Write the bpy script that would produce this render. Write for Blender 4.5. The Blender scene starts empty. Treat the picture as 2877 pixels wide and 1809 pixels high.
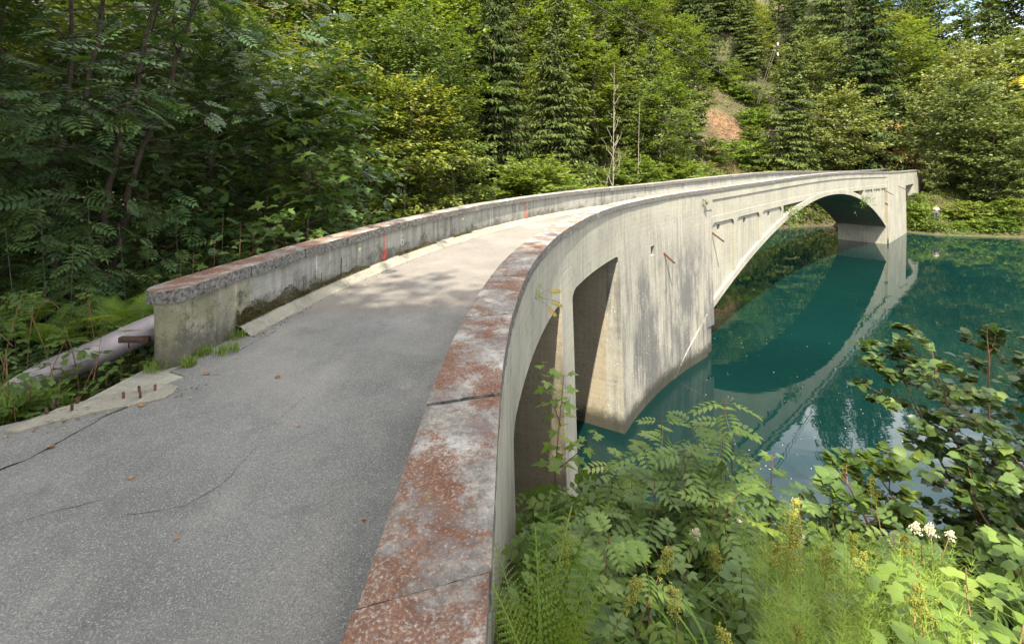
import bpy, bmesh, math, random
import numpy as np
from mathutils import Vector, Matrix, noise as mnoise

R_ = math.radians
scene = bpy.context.scene
COL = scene.collection

# ------------------------------------------------------------------ camera
EYE = 2.42            # eye height above the road; road = 0
WATER = -6.13
PX_F, PX_CX, PX_YH = 1374.0, 1438.5, 444.0     # measured in the 2877 x 1809 photograph
cam_d = bpy.data.cameras.new('camera')
cam = bpy.data.objects.new('camera', cam_d); COL.objects.link(cam)
cam.location = (0, 0, EYE)
cam.rotation_euler = (R_(90), 0, 0)
cam_d.sensor_fit = 'HORIZONTAL'; cam_d.sensor_width = 36
cam_d.lens = 36 * PX_F / 2877.0
cam_d.shift_x = 0.0
cam_d.shift_y = -(1809 / 2 - PX_YH) / 2877.0
cam_d.clip_start = 0.05; cam_d.clip_end = 3000
scene.camera = cam

# ------------------------------------------------------------------ light
SUN_EL, SUN_AZ = R_(56), R_(-9)          # sun behind the camera, a little to the left
to_sun = Vector((math.sin(SUN_AZ) * math.cos(SUN_EL), -math.cos(SUN_AZ) * math.cos(SUN_EL), math.sin(SUN_EL)))
sl = bpy.data.lights.new('sun', 'SUN'); sl.energy = 4.4; sl.angle = R_(0.7); sl.color = (1.0, 0.93, 0.80)
so = bpy.data.objects.new('sun', sl); COL.objects.link(so)
so.rotation_euler = to_sun.to_track_quat('Z', 'Y').to_euler(); so.location = to_sun * 200

world = bpy.data.worlds.new('World'); scene.world = world; world.use_nodes = True
wn = world.node_tree; wn.nodes.clear()
wo = wn.nodes.new('ShaderNodeOutputWorld'); bg = wn.nodes.new('ShaderNodeBackground')
sky = wn.nodes.new('ShaderNodeTexSky'); sky.sky_type = 'NISHITA'; sky.sun_disc = False
sky.sun_elevation = SUN_EL; sky.sun_rotation = math.atan2(to_sun.x, to_sun.y)
sky.air_density = 1.0; sky.dust_density = 1.5
tcw = wn.nodes.new('ShaderNodeTexCoord'); mpw = wn.nodes.new('ShaderNodeMapping')
mpw.inputs['Scale'].default_value = (1.6, 1.6, 4.5)
cn = wn.nodes.new('ShaderNodeTexNoise'); cn.inputs['Scale'].default_value = 1.5; cn.inputs['Detail'].default_value = 7; cn.inputs['Roughness'].default_value = 0.55
cr = wn.nodes.new('ShaderNodeValToRGB'); cr.color_ramp.elements[0].position = 0.34; cr.color_ramp.elements[1].position = 0.60
mx = wn.nodes.new('ShaderNodeMix'); mx.data_type = 'RGBA'
mx.inputs['B'].default_value = (10.5, 10.4, 10.3, 1)
wn.links.new(tcw.outputs['Generated'], mpw.inputs['Vector']); wn.links.new(mpw.outputs['Vector'], cn.inputs['Vector'])
wn.links.new(cn.outputs['Fac'], cr.inputs['Fac']); wn.links.new(cr.outputs['Color'], mx.inputs['Factor'])
wn.links.new(sky.outputs['Color'], mx.inputs['A']); wn.links.new(mx.outputs['Result'], bg.inputs['Color'])
wn.links.new(bg.outputs['Background'], wo.inputs['Surface'])
bg.inputs['Strength'].default_value = 0.13
vs = scene.view_settings
vs.view_transform = 'Standard'; vs.look = 'None'; vs.exposure = 1.95; vs.gamma = 1.0; vs.use_curve_mapping = False
cy = scene.cycles
cy.max_bounces = 7; cy.diffuse_bounces = 4; cy.glossy_bounces = 3; cy.transmission_bounces = 4; cy.transparent_max_bounces = 4
cy.caustics_reflective = False; cy.caustics_refractive = False
cy.use_denoising = True; cy.sample_clamp_indirect = 6.0
try: cy.denoiser = 'OPENIMAGEDENOISE'
except Exception: pass

# ------------------------------------------------------------------ helpers
def px(x, y, z=None, d=None):
    """pixel of the 2408 x 1514 view of the photograph -> world point, at scene height z or distance d (used for measuring positions)"""
    x *= 2877 / 2408; y *= 1809 / 1514
    if d is None: d = (EYE - z) * PX_F / (y - PX_YH)
    return Vector(((x - PX_CX) / PX_F * d, d, EYE - (y - PX_YH) / PX_F * d))

def tag(o, label=None, cat=None, group=None, kind=None):
    if label: o['label'] = label
    if cat: o['category'] = cat
    if group: o['group'] = group
    if kind: o['kind'] = kind
    return o

def empty(name, loc=(0, 0, 0), rz=0):
    o = bpy.data.objects.new(name, None); COL.objects.link(o)
    o.location = loc; o.rotation_euler = (0, 0, rz); o.empty_display_size = 0.1
    return o

def link(name, me, parent=None):
    o = bpy.data.objects.new(name, me); COL.objects.link(o)
    if parent is not None: o.parent = parent
    return o

class Geo:
    """collects triangles and builds ONE mesh object"""
    def __init__(self): self.v = []; self.t = []; self.c = []; self.n = 0; self.m = []
    def add(self, v, t, tint=0.5, mat=0):
        v = np.asarray(v, float).reshape(-1, 3); t = np.asarray(t, int).reshape(-1, 3)
        self.v.append(v); self.t.append(t + self.n)
        self.c.append(np.broadcast_to(np.asarray(tint, float), (len(v),)))
        self.m.append(np.full(len(t), mat))
        self.n += len(v)
    def quad(self, v, q, tint=0.5, mat=0):
        q = np.asarray(q, int).reshape(-1, 4)
        self.add(v, np.concatenate([q[:, [0, 1, 2]], q[:, [0, 2, 3]]]), tint, mat)
    def mesh(self, name, mats, smooth=False):
        me = bpy.data.meshes.new(name)
        v = np.concatenate(self.v); t = np.concatenate(self.t); c = np.concatenate(self.c); m = np.concatenate(self.m)
        me.vertices.add(len(v)); me.vertices.foreach_set('co', v.astype(np.float32).ravel())
        me.loops.add(len(t) * 3); me.loops.foreach_set('vertex_index', t.astype(np.int32).ravel())
        me.polygons.add(len(t)); me.polygons.foreach_set('loop_start', np.arange(0, len(t) * 3, 3, dtype=np.int32))
        me.polygons.foreach_set('loop_total', np.full(len(t), 3, np.int32))
        if smooth: me.polygons.foreach_set('use_smooth', np.ones(len(t), bool))
        if not isinstance(mats, (list, tuple)): mats = [mats]
        for q in mats: me.materials.append(q)
        if len(mats) > 1: me.polygons.foreach_set('material_index', m.astype(np.int32))
        a = me.attributes.new('tint', 'FLOAT', 'POINT'); a.data.foreach_set('value', c.astype(np.float32))
        me.update(calc_edges=True); me.validate()
        return me
    def build(self, name, mats, parent=None, smooth=False):
        return link(name, self.mesh(name, mats, smooth), parent)

def unit(a):
    a = np.asarray(a, float); return a / (np.linalg.norm(a, axis=-1, keepdims=True) + 1e-9)

def tube(g, pts, rad, sides=6, tint=0.5, cap=False, mat=0):
    pts = np.asarray(pts, float); n = len(pts); rad = np.broadcast_to(np.asarray(rad, float), (n,))
    tan = unit(np.gradient(pts, axis=0))
    ref = np.array([0, 0, 1.0]) if abs(tan[0][2]) < 0.9 else np.array([1.0, 0, 0])
    V = []
    u = unit(np.cross(tan[0], ref))
    for i in range(n):
        u = unit(u - tan[i] * np.dot(u, tan[i])); w = np.cross(tan[i], u)
        a = np.arange(sides) * 2 * math.pi / sides
        V.append(pts[i] + rad[i] * (np.cos(a)[:, None] * u + np.sin(a)[:, None] * w))
    V = np.concatenate(V); Q = []
    for i in range(n - 1):
        for k in range(sides):
            k2 = (k + 1) % sides
            Q.append((i * sides + k, i * sides + k2, (i + 1) * sides + k2, (i + 1) * sides + k))
    g.quad(V, Q, tint, mat)
    if cap:
        for e, c in ((0, pts[0]), (n - 1, pts[-1])):
            ring = V[e * sides:(e + 1) * sides]
            vv = np.concatenate([ring, [c]]); tt = [(k, (k + 1) % sides, sides) if e else ((k + 1) % sides, k, sides) for k in range(sides)]
            g.add(vv, tt, tint, mat)

# ------------------------------------------------------------------ materials
def nt(name):
    m = bpy.data.materials.new(name); m.use_nodes = True
    n = m.node_tree; n.nodes.clear()
    return m, n

class NT:
    def __init__(s, name):
        s.m, s.t = nt(name); s.out = s.N('ShaderNodeOutputMaterial')
    def N(s, t, **k):
        x = s.t.nodes.new(t)
        for a, b in k.items():
            if a in x.inputs: x.inputs[a].default_value = b
            else: setattr(x, a, b)
        return x
    def L(s, a, b): s.t.links.new(a, b)
    def put(s, sock, v):
        if hasattr(v, 'links') or isinstance(v, bpy.types.NodeSocket): s.L(v, sock)
        else: sock.default_value = v
    def mix(s, f, a, b, blend='MIX'):
        x = s.N('ShaderNodeMix'); x.data_type = 'RGBA'; x.blend_type = blend
        s.put(x.inputs['Factor'], f); s.put(x.inputs['A'], a if not isinstance(a, tuple) else (*a, 1)[:4]); s.put(x.inputs['B'], b if not isinstance(b, tuple) else (*b, 1)[:4])
        return x.outputs['Result']
    def math(s, op, a, b=0.0, clamp=False):
        x = s.N('ShaderNodeMath'); x.operation = op; x.use_clamp = clamp
        s.put(x.inputs[0], a); s.put(x.inputs[1], b); return x.outputs[0]
    def ramp(s, f, *st):
        x = s.N('ShaderNodeMapRange'); x.interpolation_type = 'SMOOTHSTEP'
        s.put(x.inputs['Value'], f); x.inputs['From Min'].default_value = st[0]; x.inputs['From Max'].default_value = st[1]
        x.inputs['To Min'].default_value = st[2] if len(st) > 2 else 0; x.inputs['To Max'].default_value = st[3] if len(st) > 3 else 1
        return x.outputs['Result']
    def noise(s, vec, scale, detail=4, rough=0.55, dist=0.0):
        x = s.N('ShaderNodeTexNoise'); x.inputs['Scale'].default_value = scale; x.inputs['Detail'].default_value = detail
        x.inputs['Roughness'].default_value = rough; x.inputs['Distortion'].default_value = dist
        if vec is not None: s.L(vec, x.inputs['Vector'])
        return x.outputs['Fac']
    def scaled(s, vec, sc):
        x = s.N('ShaderNodeMapping'); x.inputs['Scale'].default_value = sc; s.L(vec, x.inputs['Vector']); return x.outputs['Vector']
    def bump(s, h, strength, dist=0.02, normal=None):
        x = s.N('ShaderNodeBump'); x.inputs['Strength'].default_value = strength; x.inputs['Distance'].default_value = dist
        s.L(h, x.inputs['Height'])
        if normal is not None: s.L(normal, x.inputs['Normal'])
        return x.outputs['Normal']
    def bsdf(s, col, rough=0.85, spec=0.3, normal=None, metal=0.0):
        b = s.N('ShaderNodeBsdfPrincipled')
        s.put(b.inputs['Base Color'], col if not isinstance(col, tuple) else (*col, 1)[:4]); s.put(b.inputs['Roughness'], rough)
        b.inputs['Specular IOR Level'].default_value = spec; b.inputs['Metallic'].default_value = metal
        if normal is not None: s.L(normal, b.inputs['Normal'])
        s.L(b.outputs[0], s.out.inputs['Surface']); return b

def simple(name, col, rough=0.7, spec=0.3, metal=0.0, nscale=12.0, amt=0.5, bump=0.2):
    k = NT(name); tc = k.N('ShaderNodeTexCoord').outputs['Object']
    n = k.noise(tc, nscale, 5); c = tuple(x * (1 - amt) for x in col)
    k.bsdf(k.mix(k.ramp(n, 0.3, 0.7), c, col), rough, spec, k.bump(n, bump), metal)
    return k.m

def leaf_mat(name, dark, mid, light, trans=0.35, rough=0.45, spread=0.5, spec=0.3):
    k = NT(name)
    at = k.N('ShaderNodeAttribute'); at.attribute_name = 'tint'
    oi = k.N('ShaderNodeObjectInfo')
    r = k.math('ADD', k.math('MULTIPLY', at.outputs['Fac'], 1 - spread * 0.4), k.math('MULTIPLY', k.math('SUBTRACT', oi.outputs['Random'], 0.5), spread))
    c = k.mix(k.ramp(r, 0.05, 0.55), dark, mid); c = k.mix(k.ramp(r, 0.55, 1.0), c, light)
    b = k.N('ShaderNodeBsdfPrincipled'); k.L(c, b.inputs['Base Color']); b.inputs['Roughness'].default_value = rough
    b.inputs['Specular IOR Level'].default_value = spec
    t = k.N('ShaderNodeBsdfTranslucent'); k.L(k.mix(1.0, c, (1.25, 1.2, 0.5), 'MULTIPLY'), t.inputs['Color'])
    m = k.N('ShaderNodeMixShader'); m.inputs[0].default_value = trans
    k.L(b.outputs[0], m.inputs[1]); k.L(t.outputs[0], m.inputs[2]); k.L(m.outputs[0], k.out.inputs['Surface'])
    return k.m

def concrete(name, base=(0.40, 0.385, 0.33), dirt=0.35, streak=0.5, rough_amt=0.35, boards=0.6, moss=0.0, white=0.4, speck=0.0, dark=(0.10, 0.097, 0.088), water=False, foot=0.0, patchy=0.0):
    k = NT(name)
    uv = k.N('ShaderNodeTexCoord').outputs['UV']; ob = k.N('ShaderNodeNewGeometry').outputs['Position']
    n1 = k.noise(ob, 0.55, 6, 0.6); n2 = k.noise(ob, 5.0, 6, 0.65); n3 = k.noise(ob, 42.0, 4, 0.7)
    c = k.mix(k.ramp(n1, 0.3, 0.72), tuple(x * 0.80 for x in base), base)
    c = k.mix(k.math('MULTIPLY', k.ramp(n2, 0.45, 0.75), 0.45), c, (base[0] * 1.12, base[1] * 1.06, base[2] * 0.88))
    # rain streaks: noise stretched along the wall's height
    st = k.noise(k.scaled(uv, (2.6, 0.16, 1)), 2.2, 7, 0.62)
    st2 = k.noise(k.scaled(uv, (9.0, 0.22, 1)), 2.0, 5, 0.6)
    big = k.ramp(k.noise(k.scaled(uv, (0.6, 0.35, 1)), 1.0, 4), 0.33, 0.60)
    c = k.mix(k.math('MULTIPLY', k.math('MULTIPLY', k.ramp(st, 0.42, 0.62), big), streak), c, dark)
    c = k.mix(k.math('MULTIPLY', k.ramp(st2, 0.57, 0.72), white * 0.7), c, (0.62, 0.61, 0.57))
    if patchy:
        pz = k.N('ShaderNodeSeparateXYZ'); k.L(ob, pz.inputs[0])
        low = k.ramp(k.math('ADD', pz.outputs['Z'], k.math('MULTIPLY', n1, 1.8)), 0.3, -1.2)
        pm = k.ramp(k.math('ADD', k.math('MULTIPLY', k.noise(k.scaled(uv, (0.55, 0.28, 1)), 1.0, 8, 0.68), 0.75), k.math('MULTIPLY', st, 0.25)), 0.42, 0.58)
        c = k.mix(k.math('MULTIPLY', k.math('MULTIPLY', pm, low), patchy), c, (0.070, 0.069, 0.068))
    # formwork boards
    br = k.N('ShaderNodeTexBrick'); br.offset = 0.37; k.L(uv, br.inputs['Vector']); br.inputs['Scale'].default_value = 1.0
    br.inputs['Mortar Size'].default_value = 0.006; br.inputs['Mortar Smooth'].default_value = 0.6; br.inputs['Brick Width'].default_value = 7.3; br.inputs['Row Height'].default_value = 0.17
    br.inputs['Color1'].default_value = (0.42, 0.42, 0.42, 1); br.inputs['Color2'].default_value = (0.58, 0.58, 0.58, 1)
    gate = k.ramp(k.noise(ob, 1.9, 4), 0.45, 0.68)
    line = k.math('MULTIPLY', k.math('MULTIPLY', br.outputs['Fac'], gate), boards)
    c = k.mix(k.math('MULTIPLY', line, 0.8), c, dark)
    c = k.mix(boards * 0.25, c, br.outputs['Color'], 'OVERLAY')
    # pits and grime
    c = k.mix(k.math('MULTIPLY', k.ramp(k.noise(ob, 2.3, 8, 0.72), 0.52, 0.72), dirt), c, dark)
    c = k.mix(k.math('MULTIPLY', k.ramp(n3, 0.60, 0.72), rough_amt), c, tuple(x * 0.6 for x in dark))
    c = k.mix(k.math('MULTIPLY', k.ramp(n3, 0.40, 0.28), rough_amt * 0.6), c, (0.66, 0.64, 0.58))
    if speck:
        vo = k.N('ShaderNodeTexVoronoi'); vo.inputs['Scale'].default_value = 9; k.L(ob, vo.inputs['Vector'])
        sp = k.math('MULTIPLY', k.ramp(vo.outputs['Distance'], 0.16, 0.08), k.ramp(n1, 0.45, 0.6))
        c = k.mix(k.math('MULTIPLY', sp, speck), c, (0.70, 0.69, 0.65))
    pit = k.ramp(k.noise(ob, 15, 8, 0.78), 0.53, 0.63)
    c = k.mix(k.math('MULTIPLY', k.math('MULTIPLY', pit, k.ramp(k.noise(ob, 1.3, 4), 0.40, 0.60)), rough_amt), c, tuple(x * 0.55 for x in dark))
    if moss:
        mk = k.ramp(k.noise(ob, 2.6, 7, 0.68), 0.44, 0.58)
        c = k.mix(k.math('MULTIPLY', mk, moss * 0.55), c, (0.11, 0.105, 0.045))
        mk = k.ramp(k.noise(ob, 2.9, 8, 0.75), 0.54, 0.64)
        c = k.mix(k.math('MULTIPLY', mk, moss), c, (0.05, 0.05, 0.04))
    if foot:
        sz = k.N('ShaderNodeSeparateXYZ'); k.L(ob, sz.inputs[0])
        fz = k.math('SUBTRACT', k.math('ADD', k.math('MULTIPLY', k.noise(ob, 2.0, 8, 0.72), 1.15), k.math('MULTIPLY', n3, 0.25)), k.math('MULTIPLY', sz.outputs['Z'], 0.62))
        c = k.mix(k.math('MULTIPLY', k.ramp(fz, 0.42, 0.66), foot), c, (0.06, 0.056, 0.044))
    if water:
        sx = k.N('ShaderNodeSeparateXYZ'); k.L(ob, sx.inputs[0])
        wz = k.math('ADD', sx.outputs['Z'], k.math('MULTIPLY', n2, 0.5))
        c = k.mix(k.math('MULTIPLY', k.ramp(wz, WATER + 0.95, WATER + 0.50), 0.9), c, (0.022, 0.022, 0.014))
    h = k.math('ADD', k.math('MULTIPLY', n3, 0.5), k.math('MULTIPLY', n2, 0.8))
    h = k.math('SUBTRACT', h, k.math('MULTIPLY', line, 1.4))
    k.bsdf(c, 0.9, 0.2, k.bump(h, 0.35 + rough_amt * 0.4, 0.02))
    return k.m

M = {}
M['concrete'] = concrete('weathered_concrete', (0.275, 0.26, 0.205), 0.38, 0.38, 0.35, 0.55, 0, 0.45)
M['wall_in'] = concrete('parapet_concrete', (0.245, 0.24, 0.208), 0.5, 0.7, 0.6, 0.5, 0.15, 0.6, 0, (0.07, 0.068, 0.06), False, 0.9)
M['pier'] = concrete('stained_pier_concrete', (0.265, 0.25, 0.20), 0.45, 0.5, 0.55, 0.45, 0, 0.45, 0.8, (0.085, 0.083, 0.08), True, 0.0, 0.85)
M['rough'] = concrete('pebbly_concrete', (0.25, 0.215, 0.15), 0.3, 0.25, 0.8, 0.8, 0, 0.1, 0, (0.12, 0.10, 0.075), True)
M['post'] = concrete('mossy_end_concrete', (0.225, 0.21, 0.155), 0.9, 0.5, 0.9, 0.25, 0.95, 0.3, 0, (0.06, 0.056, 0.042), False, 0.8)
M['patch'] = concrete('pale_mortar', (0.235, 0.218, 0.172), 0.65, 0.2, 0.8, 0.0, 0.25, 0.3)

def coping_mat():
    k = NT('lichen_covered_coping')
    ob = k.N('ShaderNodeNewGeometry').outputs['Position']
    n1 = k.noise(ob, 1.1, 5, 0.6); n2 = k.noise(ob, 2.4, 10, 0.78, 0.2); n3 = k.noise(ob, 75, 4, 0.75); n4 = k.noise(ob, 22, 5, 0.7)
    c = k.mix(k.ramp(n4, 0.35, 0.65), (0.115, 0.102, 0.090), (0.20, 0.183, 0.158))
    c = k.mix(k.ramp(k.noise(ob, 2.1, 6, 0.7), 0.46, 0.66), c, (0.33, 0.315, 0.28))
    c = k.mix(k.math('MULTIPLY', k.ramp(k.noise(ob, 2.7, 6, 0.65, 0.5), 0.5, 0.64), 0.75), c, (0.115, 0.082, 0.074))
    red = k.math('MULTIPLY', k.ramp(k.math('ADD', k.math('MULTIPLY', n2, 0.62), k.math('ADD', k.math('MULTIPLY', n1, 0.42), k.math('MULTIPLY', n4, 0.14))), 0.558, 0.63), 0.88)
    yy = k.N('ShaderNodeSeparateXYZ'); k.L(ob, yy.inputs[0]); red = k.math('MULTIPLY', red, k.ramp(yy.outputs['Y'], 18.0, 7.0, 0.10, 1.0))
    red = k.math('MULTIPLY', red, k.ramp(n3, 0.62, 0.45, 0.55, 1.0))
    c = k.mix(red, c, k.mix(k.ramp(n4, 0.3, 0.7), (0.082, 0.028, 0.011), (0.145, 0.055, 0.022)))
    c = k.mix(k.math('MULTIPLY', k.ramp(k.noise(ob, 1.7, 5), 0.62, 0.74), 0.55), c, (0.25, 0.23, 0.11))
    c = k.mix(k.math('MULTIPLY', k.ramp(n3, 0.56, 0.70), 0.5), c, (0.46, 0.43, 0.38))
    c = k.mix(k.math('MULTIPLY', k.ramp(n3, 0.44, 0.34), 0.75), c, (0.09, 0.07, 0.06))
    # vertical sides: black crust
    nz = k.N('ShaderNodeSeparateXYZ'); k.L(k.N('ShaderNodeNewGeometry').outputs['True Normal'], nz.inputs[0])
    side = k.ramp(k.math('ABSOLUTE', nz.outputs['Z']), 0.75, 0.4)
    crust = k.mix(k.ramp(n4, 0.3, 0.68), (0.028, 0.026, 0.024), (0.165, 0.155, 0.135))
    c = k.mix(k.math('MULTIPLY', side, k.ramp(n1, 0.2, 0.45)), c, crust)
    h = k.math('ADD', k.math('MULTIPLY', n3, 0.7), k.math('MULTIPLY', n4, 0.9))
    k.bsdf(c, 0.92, 0.15, k.bump(h, 0.75, 0.012))
    return k.m
M['coping'] = coping_mat()

def asphalt_mat():
    k = NT('worn_asphalt')
    ob = k.N('ShaderNodeNewGeometry').outputs['Position']
    sx = k.N('ShaderNodeSeparateXYZ'); k.L(ob, sx.inputs[0])
    n1 = k.noise(ob, 0.8, 6, 0.6); n2 = k.noise(ob, 4, 6, 0.7); vo = k.N('ShaderNodeTexVoronoi'); vo.inputs['Scale'].default_value = 150; k.L(ob, vo.inputs['Vector'])
    n3 = k.noise(ob, 130, 3, 0.7)
    g = k.mix(k.ramp(n1, 0.3, 0.7), (0.100, 0.098, 0.091), (0.152, 0.148, 0.136))
    g = k.mix(k.math('MULTIPLY', k.ramp(k.noise(k.scaled(ob, (1.6, 0.5, 1)), 1.3, 5), 0.5, 0.7), 0.5), g, (0.19, 0.18, 0.16))
    far = k.mix(k.ramp(n1, 0.3, 0.7), (0.112, 0.099, 0.084), (0.142, 0.125, 0.105))
    wob = k.math('ADD', k.math('SUBTRACT', sx.outputs['Y'], k.math('MULTIPLY', sx.outputs['X'], 0.16)), k.math('MULTIPLY', k.math('SUBTRACT', n2, 0.5), 1.1))
    c = k.mix(k.ramp(wob, 7.55, 8.35), g, far)
    cell = k.N('ShaderNodeSeparateColor'); k.L(vo.outputs['Color'], cell.inputs[0])
    c = k.mix(k.math('MULTIPLY', k.ramp(cell.outputs[0], 0.72, 0.98), 0.5), c, (0.34, 0.32, 0.28))
    c = k.mix(k.math('MULTIPLY', k.ramp(cell.outputs[1], 0.70, 0.98), 0.55), c, (0.045, 0.045, 0.047))
    c = k.mix(k.math('MULTIPLY', k.ramp(n2, 0.55, 0.75), 0.35), c, (0.085, 0.083, 0.078))
    c = k.mix(k.math('MULTIPLY', k.ramp(k.noise(ob, 1.9, 9, 0.7, 0.4), 0.55, 0.68), 0.42), c, (0.075, 0.074, 0.072))
    c = k.mix(k.math('MULTIPLY', k.ramp(k.noise(ob, 0.45, 4), 0.48, 0.68), 0.30), c, (0.24, 0.225, 0.19))
    c = k.mix(k.math('MULTIPLY', k.ramp(k.noise(ob, 24, 4, 0.8), 0.66, 0.72), 0.8), c, (0.035, 0.034, 0.032))
    # round oil-dark patch on the bridge
    pt = px(1005, 668, 0.0)
    dv = k.N('ShaderNodeVectorMath'); dv.operation = 'SUBTRACT'; k.L(ob, dv.inputs[0]); dv.inputs[1].default_value = (pt.x, pt.y, 0)
    dm = k.N('ShaderNodeVectorMath'); dm.operation = 'LENGTH'; k.L(k.scaled(dv.outputs[0], (2.3, 1.0, 0)), dm.inputs[0])
    c = k.mix(k.math('MULTIPLY', k.ramp(k.math('ADD', dm.outputs['Value'], k.math('MULTIPLY', n2, 0.4)), 1.05, 0.55), 0.55), c, (0.13, 0.125, 0.11))
    h = k.math('ADD', vo.outputs['Distance'], n3)
    k.bsdf(c, 0.88, 0.25, k.bump(h, 0.55, 0.006))
    return k.m
M['asphalt'] = asphalt_mat()

def ground_mat():
    k = NT('forest_floor')
    ob = k.N('ShaderNodeNewGeometry').outputs['Position']
    n1 = k.noise(ob, 0.25, 6, 0.6); n2 = k.noise(ob, 2.5, 7, 0.7); n3 = k.noise(ob, 14, 5, 0.7)
    c = k.mix(k.ramp(n1, 0.35, 0.65), (0.055, 0.042, 0.026), (0.045, 0.06, 0.02))
    c = k.mix(k.ramp(n2, 0.45, 0.7), c, (0.10, 0.075, 0.045))
    c = k.mix(k.math('MULTIPLY', k.ramp(n3, 0.5, 0.7), 0.5), c, (0.03, 0.024, 0.016))
    for (x, y, r, col) in ((60.5, 78.5, 7.0, (0.38, 0.24, 0.09)), (28.4, 65.5, 3.0, (0.20, 0.115, 0.062)), (31.8, 73.0, 2.8, (0.20, 0.115, 0.062)), (26.4, 61.0, 2.2, (0.20, 0.115, 0.062))):
        dv = k.N('ShaderNodeVectorMath'); dv.operation = 'SUBTRACT'; k.L(ob, dv.inputs[0]); dv.inputs[1].default_value = (x, y, 0)
        dm = k.N('ShaderNodeVectorMath'); dm.operation = 'LENGTH'; k.L(k.scaled(dv.outputs[0], (1, 1, 0)), dm.inputs[0])
        c = k.mix(k.ramp(k.math('ADD', dm.outputs['Value'], k.math('MULTIPLY', n2, 4)), r + 2.6, r + 0.5), c, k.mix(k.ramp(n2, 0.35, 0.65), col, tuple(q * 0.6 for q in col)))
    k.bsdf(c, 0.95, 0.1, k.bump(k.math('ADD', n2, n3), 0.8, 0.1))
    return k.m
M['ground'] = ground_mat()

def water_mat():
    k = NT('green_lake_water')
    ob = k.N('ShaderNodeNewGeometry').outputs['Position']
    n1 = k.noise(ob, 0.08, 3); c = k.mix(k.ramp(n1, 0.35, 0.65), (0.0016, 0.0110, 0.0100), (0.0022, 0.0155, 0.0132))
    w1 = k.noise(k.scaled(ob, (0.5, 1.5, 1)), 0.55, 3, 0.5, 0.6); w2 = k.noise(ob, 3.2, 2, 0.5)
    h = k.math('ADD', k.math('MULTIPLY', w1, 1.0), k.math('MULTIPLY', w2, 0.05))
    b = k.bsdf(c, 0.015, 0.5, k.bump(h, 0.11, 0.05)); b.inputs['IOR'].default_value = 1.333
    return k.m
M['water'] = water_mat()
M['bark'] = simple('grey_brown_bark', (0.13, 0.105, 0.075), 0.9, 0.1, 0, 9, 0.6, 0.6)
M['bark_dark'] = simple('dark_bark', (0.075, 0.06, 0.045), 0.9, 0.1, 0, 9, 0.5, 0.6)
M['bark_pale'] = simple('dead_pale_wood', (0.26, 0.225, 0.175), 0.9, 0.1, 0, 9, 0.4, 0.5)
M['twig'] = simple('reddish_twig', (0.16, 0.09, 0.045), 0.8, 0.2, 0, 20, 0.3, 0.2)
M['stem'] = simple('straw_stem', (0.34, 0.22, 0.10), 0.7, 0.2, 0, 20, 0.4, 0.1)
M['rust'] = simple('rusty_steel', (0.115, 0.052, 0.03), 0.85, 0.3, 0.2, 30, 0.6, 0.5)
M['rust_dark'] = simple('dark_rusty_steel', (0.07, 0.04, 0.03), 0.85, 0.3, 0.2, 30, 0.5, 0.5)
M['zinc'] = simple('dull_zinc_pipe', (0.30, 0.265, 0.27), 0.6, 0.4, 0.3, 6, 0.25, 0.1)
M['black'] = simple('black_cable', (0.02, 0.02, 0.02), 0.6)
M['grey_wire'] = simple('grey_wire', (0.25, 0.25, 0.25), 0.5, 0.5, 0.6)
M['moss'] = leaf_mat('cushion_moss', (0.028, 0.026, 0.006), (0.070, 0.060, 0.012), (0.13, 0.065, 0.02), 0.1, 0.9)
M['red_paint'] = simple('red_spray_paint', (0.55, 0.06, 0.04), 0.7, 0.3, 0, 40, 0.35, 0.1)
M['white_paint'] = simple('faded_white_paint', (0.36, 0.355, 0.325), 0.8, 0.2, 0, 40, 0.2, 0.1)
M['lichen'] = simple('yellow_green_lichen', (0.50, 0.55, 0.20), 0.9, 0.1, 0, 40, 0.3, 0.3)
M['crack'] = simple('dark_crack', (0.022, 0.021, 0.019), 0.95, 0.05)
M['ceramic'] = simple('white_ceramic', (0.75, 0.72, 0.68), 0.3, 0.5)
# leaves
M['lf_beech'] = leaf_mat('beech_leaf', (0.045, 0.075, 0.010), (0.105, 0.135, 0.018), (0.20, 0.20, 0.030), 0.40)
M['lf_bush'] = leaf_mat('bush_leaf', (0.065, 0.105, 0.014), (0.13, 0.175, 0.026), (0.23, 0.235, 0.045), 0.4)
M['lf_pale'] = leaf_mat('pale_grey_green_leaf', (0.060, 0.085, 0.020), (0.125, 0.150, 0.038), (0.21, 0.22, 0.065), 0.35)
M['lf_spruce'] = leaf_mat('spruce_needles', (0.022, 0.038, 0.010), (0.056, 0.076, 0.016), (0.110, 0.125, 0.026), 0.15, 0.7, 0.5, 0.08)
M['lf_maple'] = leaf_mat('maple_leaf', (0.038, 0.068, 0.018), (0.075, 0.115, 0.026), (0.14, 0.17, 0.035), 0.35, 0.4)
M['lf_ash'] = leaf_mat('ash_leaf', (0.026, 0.055, 0.018), (0.050, 0.090, 0.027), (0.09, 0.135, 0.033), 0.35, 0.4)
M['lf_hazel'] = leaf_mat('hazel_leaf', (0.050, 0.092, 0.018), (0.095, 0.150, 0.030), (0.17, 0.215, 0.045), 0.42, 0.45)
M['lf_fresh'] = leaf_mat('fresh_leaf', (0.085, 0.145, 0.020), (0.145, 0.215, 0.032), (0.24, 0.28, 0.055), 0.45, 0.4)
M['lf_fern'] = leaf_mat('fern_leaf', (0.075, 0.14, 0.016), (0.13, 0.20, 0.022), (0.20, 0.24, 0.04), 0.45, 0.5)
M['lf_grass'] = leaf_mat('grass_blade', (0.075, 0.135, 0.015), (0.14, 0.21, 0.030), (0.24, 0.25, 0.06), 0.4, 0.5)
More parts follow.
